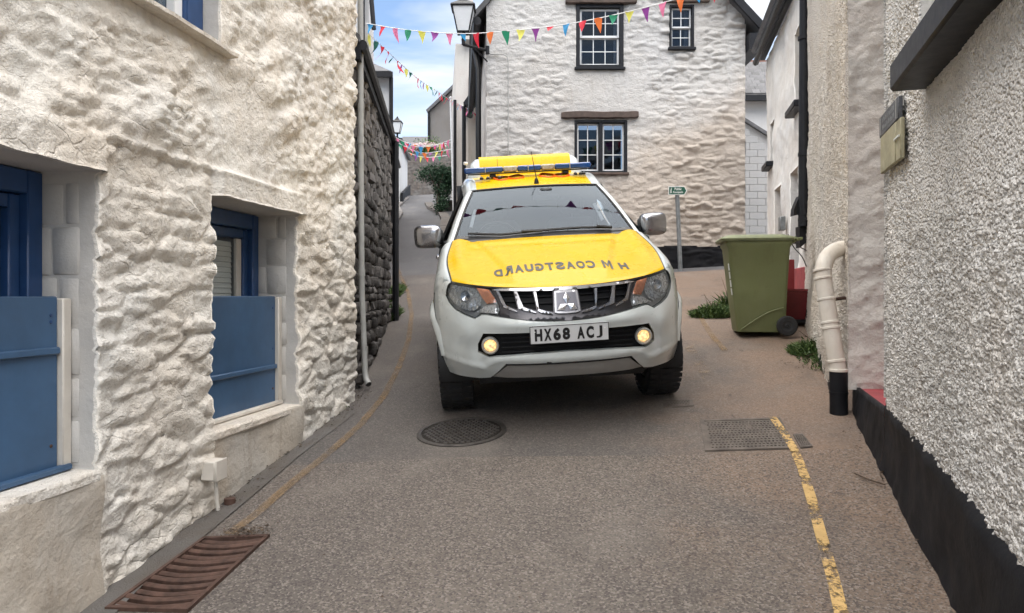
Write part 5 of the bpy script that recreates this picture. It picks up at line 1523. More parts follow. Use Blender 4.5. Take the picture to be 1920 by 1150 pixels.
for s in (-1, 1):
    n_ = 20; P = []
    for i in range(n_):
        k = -.10 + 1.10 * i / (n_ - 1)
        e = ws(s, k)
        for dx, dy, dz in ((.004, .0, -.012), (.012, -.004, .006), (.040, .03, .010), (.068, .09, -.012), (.078, .14, -.05)):
            P.append((e.x + dx * s, e.y + dy, e.z + dz))
    F = grid_faces(n_, 5); F = F if s > 0 else F[:, ::-1]
    mk('windscreen_pillar', P, F[:, ::-1] if False else F, M['car_white'], truck, world=False, sharp=None)
    # roof rail, running back from the pillar
    P = []
    for i in range(16):
        k = i / 15; y = 2.06 + (3.0 - 2.06) * k
        z = 1.624 + .115 * math.sin(min(1, k * 1.25) * math.pi / 2)
        x = .562 + .035 * k
        for dx, dz in ((-.045 - .0 * k, .004), (.0, .012), (.03, .006), (.062, -.03), (.085, -.08)):
            P.append(((x + dx) * s, y, z + dz))
    F = grid_faces(16, 5); F = F if s > 0 else F[:, ::-1]
    mk('roof_rail', P, F, M['car_white'], truck, world=False, sharp=None)
    # side windows and the body above the waist
    gl = [(1.45, 1.20), (3.05, 1.20), (3.02, 1.63), (2.25, 1.60)]
    SG = lambda y, z: (s * (.865 - (z - 1.18) * .50), y, z)
    panel('side_window', gl, SG, .1, M['tinted'], truck, rev=(s < 0))
    mb = MB(); mb.tube([SG(2.40, z) for z in np.linspace(1.19, 1.62, 6)], .03, 6); T(mb, 'door_pillar', M['black_plastic'])
def roof(t, k):
    a = abs(t); w = .545 + .03 * k
    y = 2.012 + .048 * a ** 2 + (3.02 - 2.012 - .048 * a ** 2) * k
    z = 1.642 - .014 * a ** 2 + .118 * math.sin(min(1.0, k * 1.2) * math.pi / 2) + .006 * (1 - a ** 2)
    for c in (.22, .62): z += .008 * math.exp(-((a - c) / .05) ** 2) * float(sstep(.2, .4, k))
    return Vector((t * w, y, z))
P = [roof(t, k) for t in np.linspace(-1, 1, 41) for k in np.linspace(0, 1, 21)]
roofo = mk('roof', P, grid_faces(41, 21), M['car_yellow'], truck, world=False, sharp=None)
for cx_ in (-.28, -.14, .16, .30):
    mb = MB(); mb.tube([roof((cx_ + .075 * math.cos(a)) / .56, .42 + .10 * math.sin(a)) + Vector((0, 0, .003)) for a in np.linspace(.4, 5.9, 14)], .011, 5); T(mb, 'roof_lettering', M['decal_red'], roofo)
# canopy over the bed
def canopy_ring(y, top, hw, low_w, zlow_, zc):
    return [(-low_w, y, zlow_), (-(hw + .10), y, zc), (-(hw + .025), y, top - .05), (-(hw - .03), y, top - .008), (0, y, top + .006), (hw - .03, y, top - .008), (hw + .025, y, top - .05), (hw + .10, y, zc), (low_w, y, zlow_)]
rings = [canopy_ring(3.02, 1.78, .50, .86, 1.17, 1.62), canopy_ring(3.12, 1.93, .525, .86, 1.17, 1.65), canopy_ring(3.2, 1.952, .535, .865, 1.17, 1.66), canopy_ring(4.9, 1.93, .54, .865, 1.17, 1.66), canopy_ring(5.1, 1.80, .53, .86, 1.17, 1.6)]
P = [p for r in rings for p in r]
F = grid_faces(5, 9).tolist() + [tuple(range(9)), tuple(36 + i for i in range(9))[::-1]]
can = mk('canopy', P, [f[::-1] for f in F], M['car_white'], truck, world=False, sharp=50)
P = [(x, y, z) for x0 in np.linspace(-.47, .47, 9) for x, y, z in ((x0 * 1.0, 3.012, 1.715), (x0, 3.012, 1.775), (x0 * 1.01, 3.10, 1.922), (x0 * 1.01, 3.125, 1.942), (x0 * 1.01, 3.2, 1.964))]
mk('canopy_front', P, grid_faces(9, 5), M['car_yellow'], can, world=False, sharp=None)
mb = MB(); mb.box(-.86, .86, 3.05, 5.1, .5, 1.16); T(mb, 'load_bed', M['gap_black'])
mb = MB(); mb.box(-.84, .84, 5.12, 5.2, .55, 1.2, 0, .02); T(mb, 'tailgate', M['car_white'])
for s in (-1,):
    mb = MB(); mb.tube([(s * .60, 3.02, 1.90), (s * .63, 3.0, 1.905)], .016, 8); T(mb, 'marker_lamp', M['sign_white'])
# light bar
x0, x1 = -.630, .585; y0, y1, z0, z1 = 2.43, 2.57, 1.787, 1.842
segs = [(x0, -.26, 'blue'), (-.257, -.125, 'clear'), (-.122, .105, 'blue'), (.108, .235, 'clear'), (.238, x1, 'blue')]
mb = MB(); mb.box(x0 + .03, x1 - .03, y0 + .01, y1 - .01, z0 - .014, z0 - .002, 0, .004); lb = T(mb, 'light_bar', M['black_plastic'])
for a, b, k in segs:
    mb = MB(); mb.box(a, b, y0, y1, z0, z1, 0, .012); T(mb, 'beacon_lens', M['beacon_blue' if k == 'blue' else 'beacon_clear'], lb)
for x in (-.43, -.02, .38):
    mb = MB(); mb.box(x - .004, x + .004, y0 - .002, y1 + .002, z0 + .002, z1 + .002); T(mb, 'lens_band', M['silver_trim'], lb)
for x in (-.36, .34):
    mb = MB(); mb.box(x - .03, x + .03, y0 + .02, y1 - .02, 1.742, z0 - .013, 0, .006); T(mb, 'mounting_foot', M['black_plastic'], lb)
for x in (-.47, -.41, -.30, .42, .47, .50):
    mb = MB(); mb.lathe((x, 2.36, 1.725), (0, 0, 1), [(0, .018), (.018, .018), (.026, .008), (.032, .0)], 10); T(mb, 'roof_bolt', M['black_plastic'])
# aerials
r_ = roof(.04, .08)
mb = MB(); mb.lathe(r_ - Vector((0, 0, .004)), (0, 0, 1), [(0, .024), (.02, .021), (.05, .013), (.056, .0)], 14); an = T(mb, 'aerial', M['black_plastic'])
mb = MB(); mb.tube([r_ + Vector((0, 0, .05)), r_ + Vector((-.03, .06, .29))], [.005, .0025], 6); T(mb, 'rod', M['black_plastic'], an)
r_ = roof(-.55, .5); mb = MB(); mb.tube([r_, r_ + Vector((-.0, .02, .20))], .0022, 5); T(mb, 'thin_aerial', M['black_plastic'])
# door mirrors
for s in (-1, 1):
    c = Vector((.965 * s, 1.60, 1.270)); n1, n2 = 22, 12; P = []
    for i in range(n1):
        a = 2 * math.pi * i / n1
        for j in range(n2):
            b = (j / (n2 - 1)) * math.pi * .5
            ca, sa = math.cos(a), math.sin(a)
            e = 2 / 4.2
            rx = math.copysign(abs(ca) ** e, ca) * .118; rz_ = math.copysign(abs(sa) ** e, sa) * .098
            q = math.sin(b) ** .55
            P.append((c.x + rx * q, c.y - .085 * math.cos(b) ** .9 + .02 * (rx / .12) * s * q, c.z + rz_ * q))
    i = np.arange(n1); F = []
    for a in range(n1):
        for b in range(n2 - 1): F.append((a * n2 + b, ((a + 1) % n1) * n2 + b, ((a + 1) % n1) * n2 + b + 1, a * n2 + b + 1))
    mir = mk('door_mirror', P, F, M['chrome_dim'], truck, world=False, sharp=None)
    mb = MB(); mb.box(min(s * .835, s * .90), max(s * .835, s * .90), 1.56, 1.66, 1.16, 1.34, 0, .03); mb.tube([(.80 * s, 1.66, 1.18), (.87 * s, 1.63, 1.19)], .035, 8); T(mb, 'mirror_base', M['black_plastic'], mir)
    mb = MB(); mb.box(c.x - .112, c.x + .112, 1.602, 1.66, 1.178, 1.362, 0, .03); T(mb, 'mirror_housing', M['black_plastic'], mir)
# wipers and scuttle
mb = MB(); P = []
for t in np.linspace(-1, 1, 30):
    e = ws(t, 0); P += [(e.x, e.y - .06, e.z - .014), (e.x, e.y + .0, e.z + .004), (e.x * .99, e.y + .045, e.z + .030)]
mk('scuttle', P, grid_faces(30, 3), M['black_plastic'], truck, world=False, sharp=None)
for a, b, c_ in (((-.02, .06), (-.35, .03), (-.62, .075)), ((.55, .05), (.30, .07), (-.10, .06))):
    pts = [ws(t / .72, k) + Vector((0, -.012, .016)) for t, k in (a, b, c_)]
    mb = MB(); mb.tube(pts, .011, 6); mb.tube([pts[0] + Vector((.0, -.02, 0)), (pts[0] + pts[1]) / 2 + Vector((0, -.012, .01))], .013, 6); T(mb, 'wiper', M['black_plastic'])
# cabin
mb = MB(); P = []
for x in np.linspace(-.70, .70, 15):
    P += [(x, 1.30 + .08 * (x / .7) ** 2, 1.215), (x, 1.62, 1.225), (x, 1.85, 1.20), (x, 1.90, .95)]
mk('dashboard', P, grid_faces(15, 4), M['cabin'], truck, world=False, sharp=None)
mb = MB(); mb.box(-.80, .80, 1.95, 3.0, .6, .75); T(mb, 'cabin_floor', M['cabin'])
mb = MB(); mb.box(-.72, .72, 2.97, 3.0, .75, 1.68); T(mb, 'rear_bulkhead', M['cabin'])
mb = MB(); P = []
for x in np.linspace(-.53, .53, 5): P += [(x, 2.1, 1.625), (x, 2.5, 1.70), (x, 2.98, 1.715)]
mk('head_lining', P, flip(grid_faces(5, 3)), M['cabin_light'], truck, world=False, sharp=None)
pts = [(-.37 + .18 * math.cos(a), 1.95 - .06 * math.sin(a), 1.17 + .17 * math.sin(a)) for a in np.linspace(0, 2 * math.pi, 25)]
mb = MB(); mb.tube(pts, .014, 6, cap=False); mb.box(-.42, -.32, 1.95, 1.99, 1.13, 1.20, 0, .02); T(mb, 'steering_wheel', M['black_plastic'])
for x in (-.37, .37):
    mb = MB(); mb.box(x - .25, x + .25, 2.30, 2.45, .8, 1.33, 0, .06); mb.box(x - .13, x + .13, 2.36, 2.46, 1.36, 1.53, 0, .045); mb.tube([(x, 2.42, 1.3), (x, 2.42, 1.4)], .02, 6); T(mb, 'seat', M['seat'])
mb = MB(); mb.box(-.02, .22, 2.02, 2.06, 1.50, 1.565, 0, .015); mb.box(.03, .15, 1.93, 2.05, 1.585, 1.625, 0, .02); T(mb, 'interior_mirror', M['black_plastic'])
for s in (-1, 1):
    mb = MB(); mb.tube([(s * .60, 1.98, 1.30), (s * .575, 2.06, 1.38), (s * .55, 2.13, 1.45)], .016, 6); T(mb, 'grab_handle', M['cabin_light'])
# wheels
def wheel(x, y, s, steer):
    c = Vector((x, y, .372)); ax = Vector((s * math.cos(steer), math.sin(steer), 0))
    mb = MB(); mb.lathe(c - ax * .125, ax, [(.02, .235), (.0, .27), (.005, .325), (.03, .362), (.06, .372), (.19, .372), (.22, .362), (.245, .325), (.25, .27), (.235, .235)], 40, ref=(0, 0, 1)); tw = T(mb, 'wheel', M['tyre'])
    mb = MB()
    for k in range(44):
        a = 2 * math.pi * k / 44; d = Vector((-ax.y * math.cos(a), ax.x * math.cos(a), math.sin(a)))
        tz = Vector((ax.y * math.sin(a), -ax.x * math.sin(a), math.cos(a)))
        for q0, q1 in ((-.118, -.055), (-.04, .04), (.055, .118)):
            mb.obox(c + d * (.362 if abs(q0) > .1 or abs(q1) > .1 else .368) - tz * .016 + ax * q0, tz * .032, ax * (q1 - q0), d * .012)
    T(mb, 'tread', M['tyre'], tw)
    mb = MB(); mb.lathe(c - ax * .10, ax, [(0, .232), (.19, .232), (.215, .236), (.215, .215), (.16, .20), (.14, .06), (.16, .05), (.165, 0)], 30); T(mb, 'rim', M['alloy'], tw)
for s in (-1, 1):
    wheel(.775 * s, .87, s, math.radians(0)); wheel(.77 * s, 3.87, s, 0)
for s in (-1, 1):
    mb = MB(); P = []
    for i in range(20):
        a = math.radians(-25 + 230 * i / 19)
        for x in (.5, .88): P.append((x * s, .87 - .415 * math.cos(a), max(.3, .375 + .415 * math.sin(a))))
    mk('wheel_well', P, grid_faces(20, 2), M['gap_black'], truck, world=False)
# ================================================================== road ironwork
def quad_pt(Q, s, t):        # s across, t along
    return Q[0].lerp(Q[1], t).lerp(Q[3].lerp(Q[2], t), s)
UPZ = Vector((0, 0, 1))
grate = thing('drain_grate', 'rusty curved bar drain grate in the road at lower left', 'drain grate', sum(GQ, Vector()) / 4)
mb = MB()
ins = [quad_pt(GQ, s, t) for s, t in ((.05, .03), (.05, .97), (.95, .97), (.95, .03))]
for a, b, c, d in ((GQ[0], GQ[1], ins[1], ins[0]), (GQ[1], GQ[2], ins[2], ins[1]), (GQ[2], GQ[3], ins[3], ins[2]), (GQ[3], GQ[0], ins[0], ins[3])):
    lo = [v - UPZ * .10 for v in (a, b, c, d)]; hi = [v + UPZ * .016 for v in (a, b, c, d)]
    mb.hexa(lo + hi)
mb.build('frame', M['rust'], grate)
NB = 12
for k in range(NB):
    t = .06 + .88 * k / (NB - 1); P = []
    for i in range(13):
        s = .05 + .90 * i / 12
        bow = -.045 * math.sin(math.pi * (s - .05) / .9)
        p = quad_pt(GQ, s, t + bow); q = quad_pt(GQ, s, t + bow + .050)
        e = UPZ * (.010 + .004 * math.sin(k * 2.1))
        P += [p - UPZ * .05, p + e - UPZ * .004, p.lerp(q, .2) + e, p.lerp(q, .8) + e, q + e - UPZ * .004, q - UPZ * .05]
    mk('bar', P, grid_faces(13, 6), M['rust'], grate, sharp=40)
pitv = [Vector((x, y, g1(x, y))) for x, y in hole]
mb = MB(); lo = [v - UPZ * .32 for v in pitv]
mb.add(pitv + lo, [(4, 5, 6, 7), (0, 1, 5, 4), (1, 2, 6, 5), (2, 3, 7, 6), (3, 0, 4, 7)]); mb.build('pit', M['soil'], grate, smooth=False)

# round manhole cover
mc = gp(866, 811); rad = 84 / FPX * mc.y
man = thing('manhole_cover', 'round worn iron manhole cover in front of the truck', 'manhole cover', mc)
gx = Vector((1, 0, (g1(mc.x + .3, mc.y) - g1(mc.x - .3, mc.y)) / .6)); gy = Vector((0, 1, (g1(mc.x, mc.y + .3) - g1(mc.x, mc.y - .3)) / .6)); gn = gx.cross(gy).normalized()
mb = MB(); mb.lathe(mc, gn, [(-.02, rad * 1.0), (.010, rad), (.013, rad * .985), (.013, rad * .90), (.006, rad * .895)], 48); mb.build('frame', M['cast'], man)
mb = MB(); mb.lathe(mc, gn, [(.0065, rad * .89), (.009, rad * .885), (.009, 0.0)], 48); mb.build('lid', M['soil'], man)
mb = MB(); rr = random.Random(4); st = rad / 8.2
ux = gx.normalized(); uy = gn.cross(ux)
for i in range(-9, 10):
    for j in range(-9, 10):
        x = (i + .5 * (j % 2)) * st; y = j * st * .9
        if math.hypot(x, y) < rad * .84:
            c = mc + ux * x + uy * y + gn * .007; r = st * .40
            V = [c + ux * (r * q * math.cos(a)) + uy * (r * q * math.sin(a)) + gn * h for h, q in ((0, 1.08), (.0075, .88)) for a in [math.pi / 3 * k + .3 for k in range(6)]]
            mb.add(V, [(k, (k + 1) % 6, 6 + (k + 1) % 6, 6 + k) for k in range(6)] + [tuple(range(6, 12))])
o = mb.build('raised_studs', M['cast'], man, smooth=False); o['kind'] = 'stuff'

def tread_cover(name, label, px, mat, n1, n2, margin=.08):
    Q = [gp(*p) for p in px]
    t = thing(name, label, 'inspection cover', sum(Q, Vector()) / 4)
    mb = MB(); ins = [quad_pt(Q, s, q) for s, q in ((margin, margin), (margin, 1 - margin), (1 - margin, 1 - margin), (1 - margin, margin))]
    for a, b, c, d in ((Q[0], Q[1], ins[1], ins[0]), (Q[1], Q[2], ins[2], ins[1]), (Q[2], Q[3], ins[3], ins[2]), (Q[3], Q[0], ins[0], ins[3])):
        mb.hexa([v - UPZ * .03 for v in (a, b, c, d)] + [v + UPZ * .012 for v in (a, b, c, d)])
    mb.build('frame', mat, t, smooth=False)
    mb = MB(); mb.hexa([v - UPZ * .03 for v in ins] + [v + UPZ * .007 for v in ins]); mb.build('plate', mat, t, smooth=False)
    mb = MB()
    for i in range(n1):
        for j in range(n2):
            s0 = margin + .02 + (1 - 2 * margin - .04) * (i + .18 + .3 * (j % 2)) / n1; s1 = s0 + (1 - 2 * margin) / n1 * .5
            t0 = margin + .02 + (1 - 2 * margin - .04) * (j + .2) / n2; t1 = t0 + (1 - 2 * margin) / n2 * .55
            q = [quad_pt(Q, a, b) for a, b in ((s0, t0), (s0, t1), (s1, t1), (s1, t0))]
            mb.hexa([v + UPZ * .006 for v in q] + [v + UPZ * .013 for v in q])
    o = mb.build('tread_pattern', mat, t, smooth=False); o['kind'] = 'stuff'
M['cover'] = plain('silted_iron_cover', (.125, .105, .09), .8, metal=.1, var=.35, scale=9, bump=.5, bscale=90)
tread_cover('inspection_cover', 'wide rectangular inspection cover beside the bright yellow line', [(1322, 848), (1312, 790), (1462, 786), (1496, 843)], M['cover'], 20, 12, .05)
tread_cover('inspection_cover', 'narrow ribbed cover just right of the yellow line', [(1501, 842), (1487, 817), (1505, 816), (1524, 840)], M['cover'], 4, 9, .1)
tread_cover('inspection_cover', 'small ribbed cover behind the truck front wheel on the right', [(1244, 767), (1243, 753), (1298, 752), (1301, 763)], M['cover'], 8, 3, .1)

# ================================================================== wheelie bin
bc = gp(1432, 634) + Vector((.0, .20, 0)); bc.z = g1(bc.x, bc.y)
wbin = thing('wheelie_bin', 'olive green wheelie bin standing beside the right hand wall', 'wheelie bin', bc)
ang = math.radians(-9)
fu = Vector((math.cos(ang), math.sin(ang), 0)); fv = Vector((-math.sin(ang), math.cos(ang), 0))   # front of the bin looks left
sx_, sy_ = .0, .058
nz_ = Vector((-.06, -.10, 1)).normalized()
def bl(u, v, h): return bc + fu * u + fv * v + nz_ * h
def ring(h, hu_, hv_, du=0.0, r=.05, n=5):
    P = []
    for cu, cv, a0 in ((hu_ - r, hv_ - r, 0), (-hu_ + r, hv_ - r, 90), (-hu_ + r, -hv_ + r, 180), (hu_ - r, -hv_ + r, 270)):
        for k in range(n):
            a = math.radians(a0 + 90 * k / (n - 1)); P.append(bl(cu + r * math.cos(a) + du, cv + r * math.sin(a), h))
    return P
def loft(rings, capb=True, capt=True):
    n = len(rings[0]); V = [p for r in rings for p in r]; F = []
    for i in range(len(rings) - 1):
        for k in range(n): F.append((i * n + k, i * n + (k + 1) % n, (i + 1) * n + (k + 1) % n, (i + 1) * n + k))
    if capb: F.append(tuple(range(n))[::-1])
    if capt: F.append(tuple((len(rings) - 1) * n + k for k in range(n)))
    return V, F
V, F = loft([ring(.035, .235, .215, .01, .03), ring(.06, .242, .222, .008), ring(.5, .275, .245), ring(.90, .305, .272), ring(.93, .322, .288), ring(.965, .322, .288)])
mk('body', V, F, M['bin_green'], wbin, sharp=35)
V, F = loft([ring(.967, .350, .305, -.01), ring(.990, .362, .315, -.01, .06), ring(1.005, .352, .305, -.01, .07), ring(1.030, .28, .25, -.01, .09), ring(1.036, .17, .15, -.01, .08)])
mk('lid', V, F, M['bin_lid'], wbin, sharp=35)
mb = MB(); mb.tube([bl(.36, -.25, .975), bl(.41, -.24, .985), bl(.41, .24, .985), bl(.36, .25, .975)], .016, 8); mb.build('handle', M['bin_green'], wbin)
for v in (-.15, .15):
    mb = MB(); mb.tube([bl(.33, v, .955), bl(.385, v, 1.0)], .022, 8); mb.build('hinge', M['bin_green'], wbin)
mb = MB(); mb.tube([bl(.235, -.29, .105), bl(.235, .29, .105)], .014, 8); mb.build('axle', M['steel_post'], wbin)
for v, s in ((-.285, -1), (.285, 1)):
    mb = MB(); mb.lathe(bl(.245, v - .026, .102), fv, [(0, .055), (.0, .09), (.012, .102), (.04, .102), (.052, .09), (.052, .055)], 28); w = mb.build('wheel', M['rubber'], wbin)
    mb = MB(); mb.lathe(bl(.245, v - .030, .102), fv, [(0, .0), (.0, .018), (.008, .022), (.010, .05), (.006, .058), (.05, .058), (.058, .0)], 20); mb.build('hub', M['black_plastic'], w)
a = [bl(-.298 + .0, -.10, .60), bl(-.298, .06, .60), bl(-.270, .06, .32), bl(-.270, -.10, .32)]
mb = MB()
for k in range(4):
    z0 = .74 - k * .085
    e = lambda h: -(.235 + (h - .035) * .083) - .006
    mb.hexa([bl(e(z0 - .07), -.16, z0 - .07), bl(e(z0 - .07) + .004, -.16, z0 - .07), bl(e(z0 - .07) + .004, -.225, z0 - .07), bl(e(z0 - .07), -.225, z0 - .07), bl(e(z0), -.16, z0), bl(e(z0) + .004, -.16, z0), bl(e(z0) + .004, -.225, z0), bl(e(z0), -.225, z0)])
mb.build('number_sticker', M['sticker'], wbin, smooth=False)
mb = MB(); P = [bl(-.20 + .42 * k / 12, -.247 - .02 * 0, .06 + .23 * math.sin(k / 12 * 1.35)) for k in range(13)]
mb.tube([p + fv * (.0) for p in P], .007, 6); mb.build('moulded_rib', M['bin_green'], wbin)
# red tub behind the bin
rc = gp(1494, 612) + Vector((.02, .15, 0)); rc.z = g1(rc.x, rc.y)
tub = thing('red_tub', 'dull red plastic tub half hidden behind the wheelie bin', 'tub', rc)
def rt(h, a, b, r=.05): 
    global bc
    keep = bc; bc = rc; q = ring(h, a, b, 0, r); bc = keep; return q
V, F = loft([rt(.02, .16, .16), rt(.36, .19, .19), rt(.365, .205, .205), rt(.39, .205, .205), rt(.385, .185, .185), rt(.12, .16, .16)]); mk('body', V, F, M['red_plastic'], tub, sharp=35)
mb = MB(); mb.tube([rc + Vector((-.2, -.2, .03)), rc + Vector((.22, -.2, .03))], .028, 8); mb.build('foot_rail', M['black_plastic'], tub)
rw = gp(1504, 600) + Vector((.10, .75, 0)); rw.z = g1(rw.x, rw.y)
t = thing('red_door_panel', 'red painted board leaning by the white cottage behind the tub', 'board', rw)
mb = MB(); mb.box(rw.x - .05, rw.x + .10, rw.y, rw.y + .03, rw.z, rw.z + .62, 0, .006); mb.build('board', M['red_plastic'], t)

# ================================================================== soil pipe, downpipe
def arc(pts, n=6):
    """smooth polyline through the corner points"""
    out = [Vector(pts[0])]
    for i in range(1, len(pts) - 1):
        p, a, b = Vector(pts[i]), Vector(pts[i - 1]), Vector(pts[i + 1])
        r = min((p - a).length, (b - p).length) * .45
        s, e = p + (a - p).normalized() * r, p + (b - p).normalized() * r
        for k in range(n + 1):
            q = k / n; out.append(s * (1 - q) ** 2 + p * 2 * q * (1 - q) + e * q * q)
    out.append(Vector(pts[-1])); return out
pb = gp(1573, 776)
soil = thing('soil_pipe', 'thick weathered white soil pipe with black foot on the right wall', 'soil pipe', pb)
Yp = pb.y
pa = at(1572, 700, Yp); pbn = at(1562, 640, Yp + .03); pc_ = at(1538, 495, Yp + .14); pd = at(1560, 462, Yp + .20) + Vector((.14, .06, .03))
pe_ = pd + Vector((.25, .05, -.02))
PR = .0555
body = [Vector((pa.x, pa.y, pa.z)), pbn, pc_ + Vector((-.01, 0, .10)), pe_]
cl = arc(body, 8)
mb = MB(); mb.tube(cl, PR, 20); mb.build('pipe', M['white_pvc'], soil)
mb = MB(); mb.tube([pb - UPZ * .03, Vector((pa.x, pa.y, pa.z + .01))], PR + .003, 20); mb.build('black_foot', M['black_paint'], soil)
mb = MB(); mid_ = pb.lerp(pa, .52); mb.tube([mid_ - UPZ * .006, mid_ + UPZ * .006], PR + .007, 20); mb.build('joint_ring', M['black_paint'], soil)
def collar(p, q, w, name='collar', r=PR + .006):
    p, q = Vector(p), Vector(q); d = (q - p).normalized(); mb = MB(); mb.tube([p - d * w / 2, p - d * w / 2 * .6, p + d * w / 2 * .6, p + d * w / 2], [r - .004, r, r, r - .004], 20); mb.build(name, M['white_pvc'], soil)
collar(Vector((pa.x, pa.y, pa.z + .02)), Vector((pa.x, pa.y, pa.z + 1)), .022)
collar(pa.lerp(pbn, .38), pbn, .022); 
b2 = body[2]
for q in (.14, .20): collar(pbn.lerp(b2, q), b2, .02)
for q in (.68, .77): collar(pbn.lerp(b2, q), b2, .018)
collar(pbn.lerp(b2, .45), b2, .02, 'clamp', PR + .005)
ck = pbn.lerp(b2, .45)
mb = MB(); mb.tube([ck + Vector((.045, 0, 0)), ck + Vector((.13, .02, .01)), ck + Vector((.22, .04, .0))], .012, 8); mb.build('clamp_bolt', M['rust'], soil)
dp0 = KF.p(.02, 0, .16)
down = thing('downpipe', 'black iron downpipe between the cream and white houses on the right', 'downpipe', (dp0.x, dp0.y, 1.9))
Yd = 8.35
pt, pbm = at(1510, -40, Yd), at(1507, 425, Yd)
mb = MB(); mb.tube([pt, pbm], .062, 12); mb.build('pipe', M['black_iron'], down)
for py in (72, 290, 400, 412):
    c = at(1509, py, Yd); mb = MB(); mb.tube([c - UPZ * .02, c + UPZ * .02], .075, 12); mb.build('collar', M['black_iron'], down)
for py in (78, 278):
    c = at(1516, py, Yd); mb = MB(); mb.box(c.x, c.x + .14, c.y - .01, c.y + .03, c.z - .015, c.z + .015); mb.build('bracket', M['black_iron'], down)
mb = MB(); a = at(1499, 425, Yd); b = at(1518, 425, Yd); c = at(1520, 448, Yd); d = at(1500, 465, Yd)
mb.hexa([d, c, c + Vector((0, .12, 0)), d + Vector((0, .12, 0)), a, b, b + Vector((0, .12, 0)), a + Vector((0, .12, 0))]); mb.build('shoe', M['black_iron'], down)
mb = MB(); a = at(1488, 405, Yd); mb.hexa([a, at(1499, 402, Yd), at(1499, 402, Yd) + Vector((0, .1, 0)), a + Vector((0, .1, 0)), at(1489, 392, Yd), at(1499, 368, Yd), at(1499, 368, Yd) + Vector((0, .1, 0)), at(1489, 392, Yd) + Vector((0, .1, 0))]); mb.build('spout', M['black_iron'], down)
t = thing('loose_cable', 'thin dark cable looping down behind the wheelie bin', 'cable', at(1490, 500, 8.2))
mb = MB(); mb.tube(arc([at(1478, 440, 8.2), at(1486, 462, 8.2), at(1505, 482, 8.25), at(1512, 500, 8.3)], 5), .006, 6); mb.tube(arc([at(1482, 445, 8.2), at(1497, 462, 8.2), at(1512, 470, 8.3)], 5), .006, 6); mb.build('cable', M['black_plastic'], t)

# ================================================================== signs
# two plaques on the near wall
def wall_plate(u0, u1, z0, z1, n0, n1, mat, t, name, tilt=0.0, bev=.004):
    mb = MB(); mb.obox(RF.p(u0, z0, n0), RF.D * (u1 - u0) + UPZ * tilt, RF.N * (n1 - n0), UPZ * (z1 - z0), 0, bev); return mb.build(name, mat, t)
ua, ub_ = RF.u_at(1693), RF.u_at(1657)
t = thing('slate_plaque', 'small dark slate street plaque under the end of the black sill', 'plaque', RF.p(ua, 2.44))
wall_plate(ua, ub_, 2.435, 2.545, .0, .022, M['slate_plaque'], t, 'slab')
wall_plate(ua + .035, ua + .045, 2.445, 2.535, .0225, .0245, M['grey_pvc'], t, 'border_line', 0, 0)
wall_plate(ub_ - .045, ub_ - .035, 2.445, 2.535, .0225, .0245, M['grey_pvc'], t, 'border_line', 0, 0)
rr = random.Random(2); mb = MB()
for row in range(2):
    u = ua + .09
    while u < ub_ - .09:
        z = 2.462 + .038 * row; w = rr.uniform(.008, .02)
        RF.box(mb, u, u + w, z, z + rr.uniform(.012, .026), .0225, .0232); u += w + rr.uniform(.005, .014)
mb.build('worn_lettering', M['steel_post'], t, smooth=False)
ua, ub_ = RF.u_at(1697), RF.u_at(1660)
t = thing('weathered_board', 'weathered ochre board with a cracked corner below the slate plaque', 'board', RF.p(ua, 2.24))
wall_plate(ua, ua + .10, 2.235, 2.432, .0, .020, M['ochre_board'], t, 'side_strip')
wall_plate(ua + .102, ub_, 2.235, 2.432, .0, .024, M['ochre_board'], t, 'board')
wall_plate(ua - .005, ua + .11, 2.338, 2.348, .0245, .030, M['sticker'], t, 'crack_filler', 0, 0)
# footpath finger post
fp = gp(1276, 508); fp.y = min(fp.y, HY - .25); fp = Vector((wx(1276, fp.y), fp.y, g1(wx(1276, fp.y), fp.y)))
post = thing('footpath_sign', 'green public footpath finger sign on a slim grey post', 'sign', fp)
Ys = fp.y
tp = at(1269, 349, Ys)
mb = MB(); mb.tube([fp - UPZ * .05, tp], .042, 12); mb.build('post', M['steel_post'], post)
s0, s1 = at(1253, 366, Ys - .05), at(1288, 350, Ys - .05)
yb_ = Ys - .055
zt_, zb_ = s1.z, s0.z; zm = (zt_ + zb_) / 2
def flat(poly, y0, y1, name, mat, par):
    n = len(poly); V = [(x, y0, z) for x, z in poly] + [(x, y1, z) for x, z in poly]
    mk(name, V, [tuple(range(n)), tuple(range(n, 2 * n))[::-1]] + [(i, n + i, n + (i + 1) % n, (i + 1) % n) for i in range(n)], mat, par, smooth=False)
tipx = s1.x
flat([(s0.x, zb_), (tipx - .05, zb_), (tipx, zm), (tipx - .05, zt_), (s0.x, zt_)], yb_ - .012, yb_, 'arm', M['sign_white'], post)
flat([(s0.x + .012, zb_ + .012), (tipx - .056, zb_ + .012), (tipx - .018, zm), (tipx - .056, zt_ - .012), (s0.x + .012, zt_ - .012)], yb_ - .015, yb_ - .0122, 'sign_face', M['sign_green'], post)
for txt, zc_, w in (('Public', zm + .032, .13), ('Footpath', zm - .034, .185)):
    V, F = text_mesh(txt, .06, .0005); V = fit(V, w, .048)
    mk('lettering', np.stack([V[:, 0] + (s0.x + tipx) / 2 + .005, yb_ - .0165 - V[:, 2], zc_ + V[:, 1]], -1), F, M['sign_white'], post, smooth=False)
wk = s0.x + .045
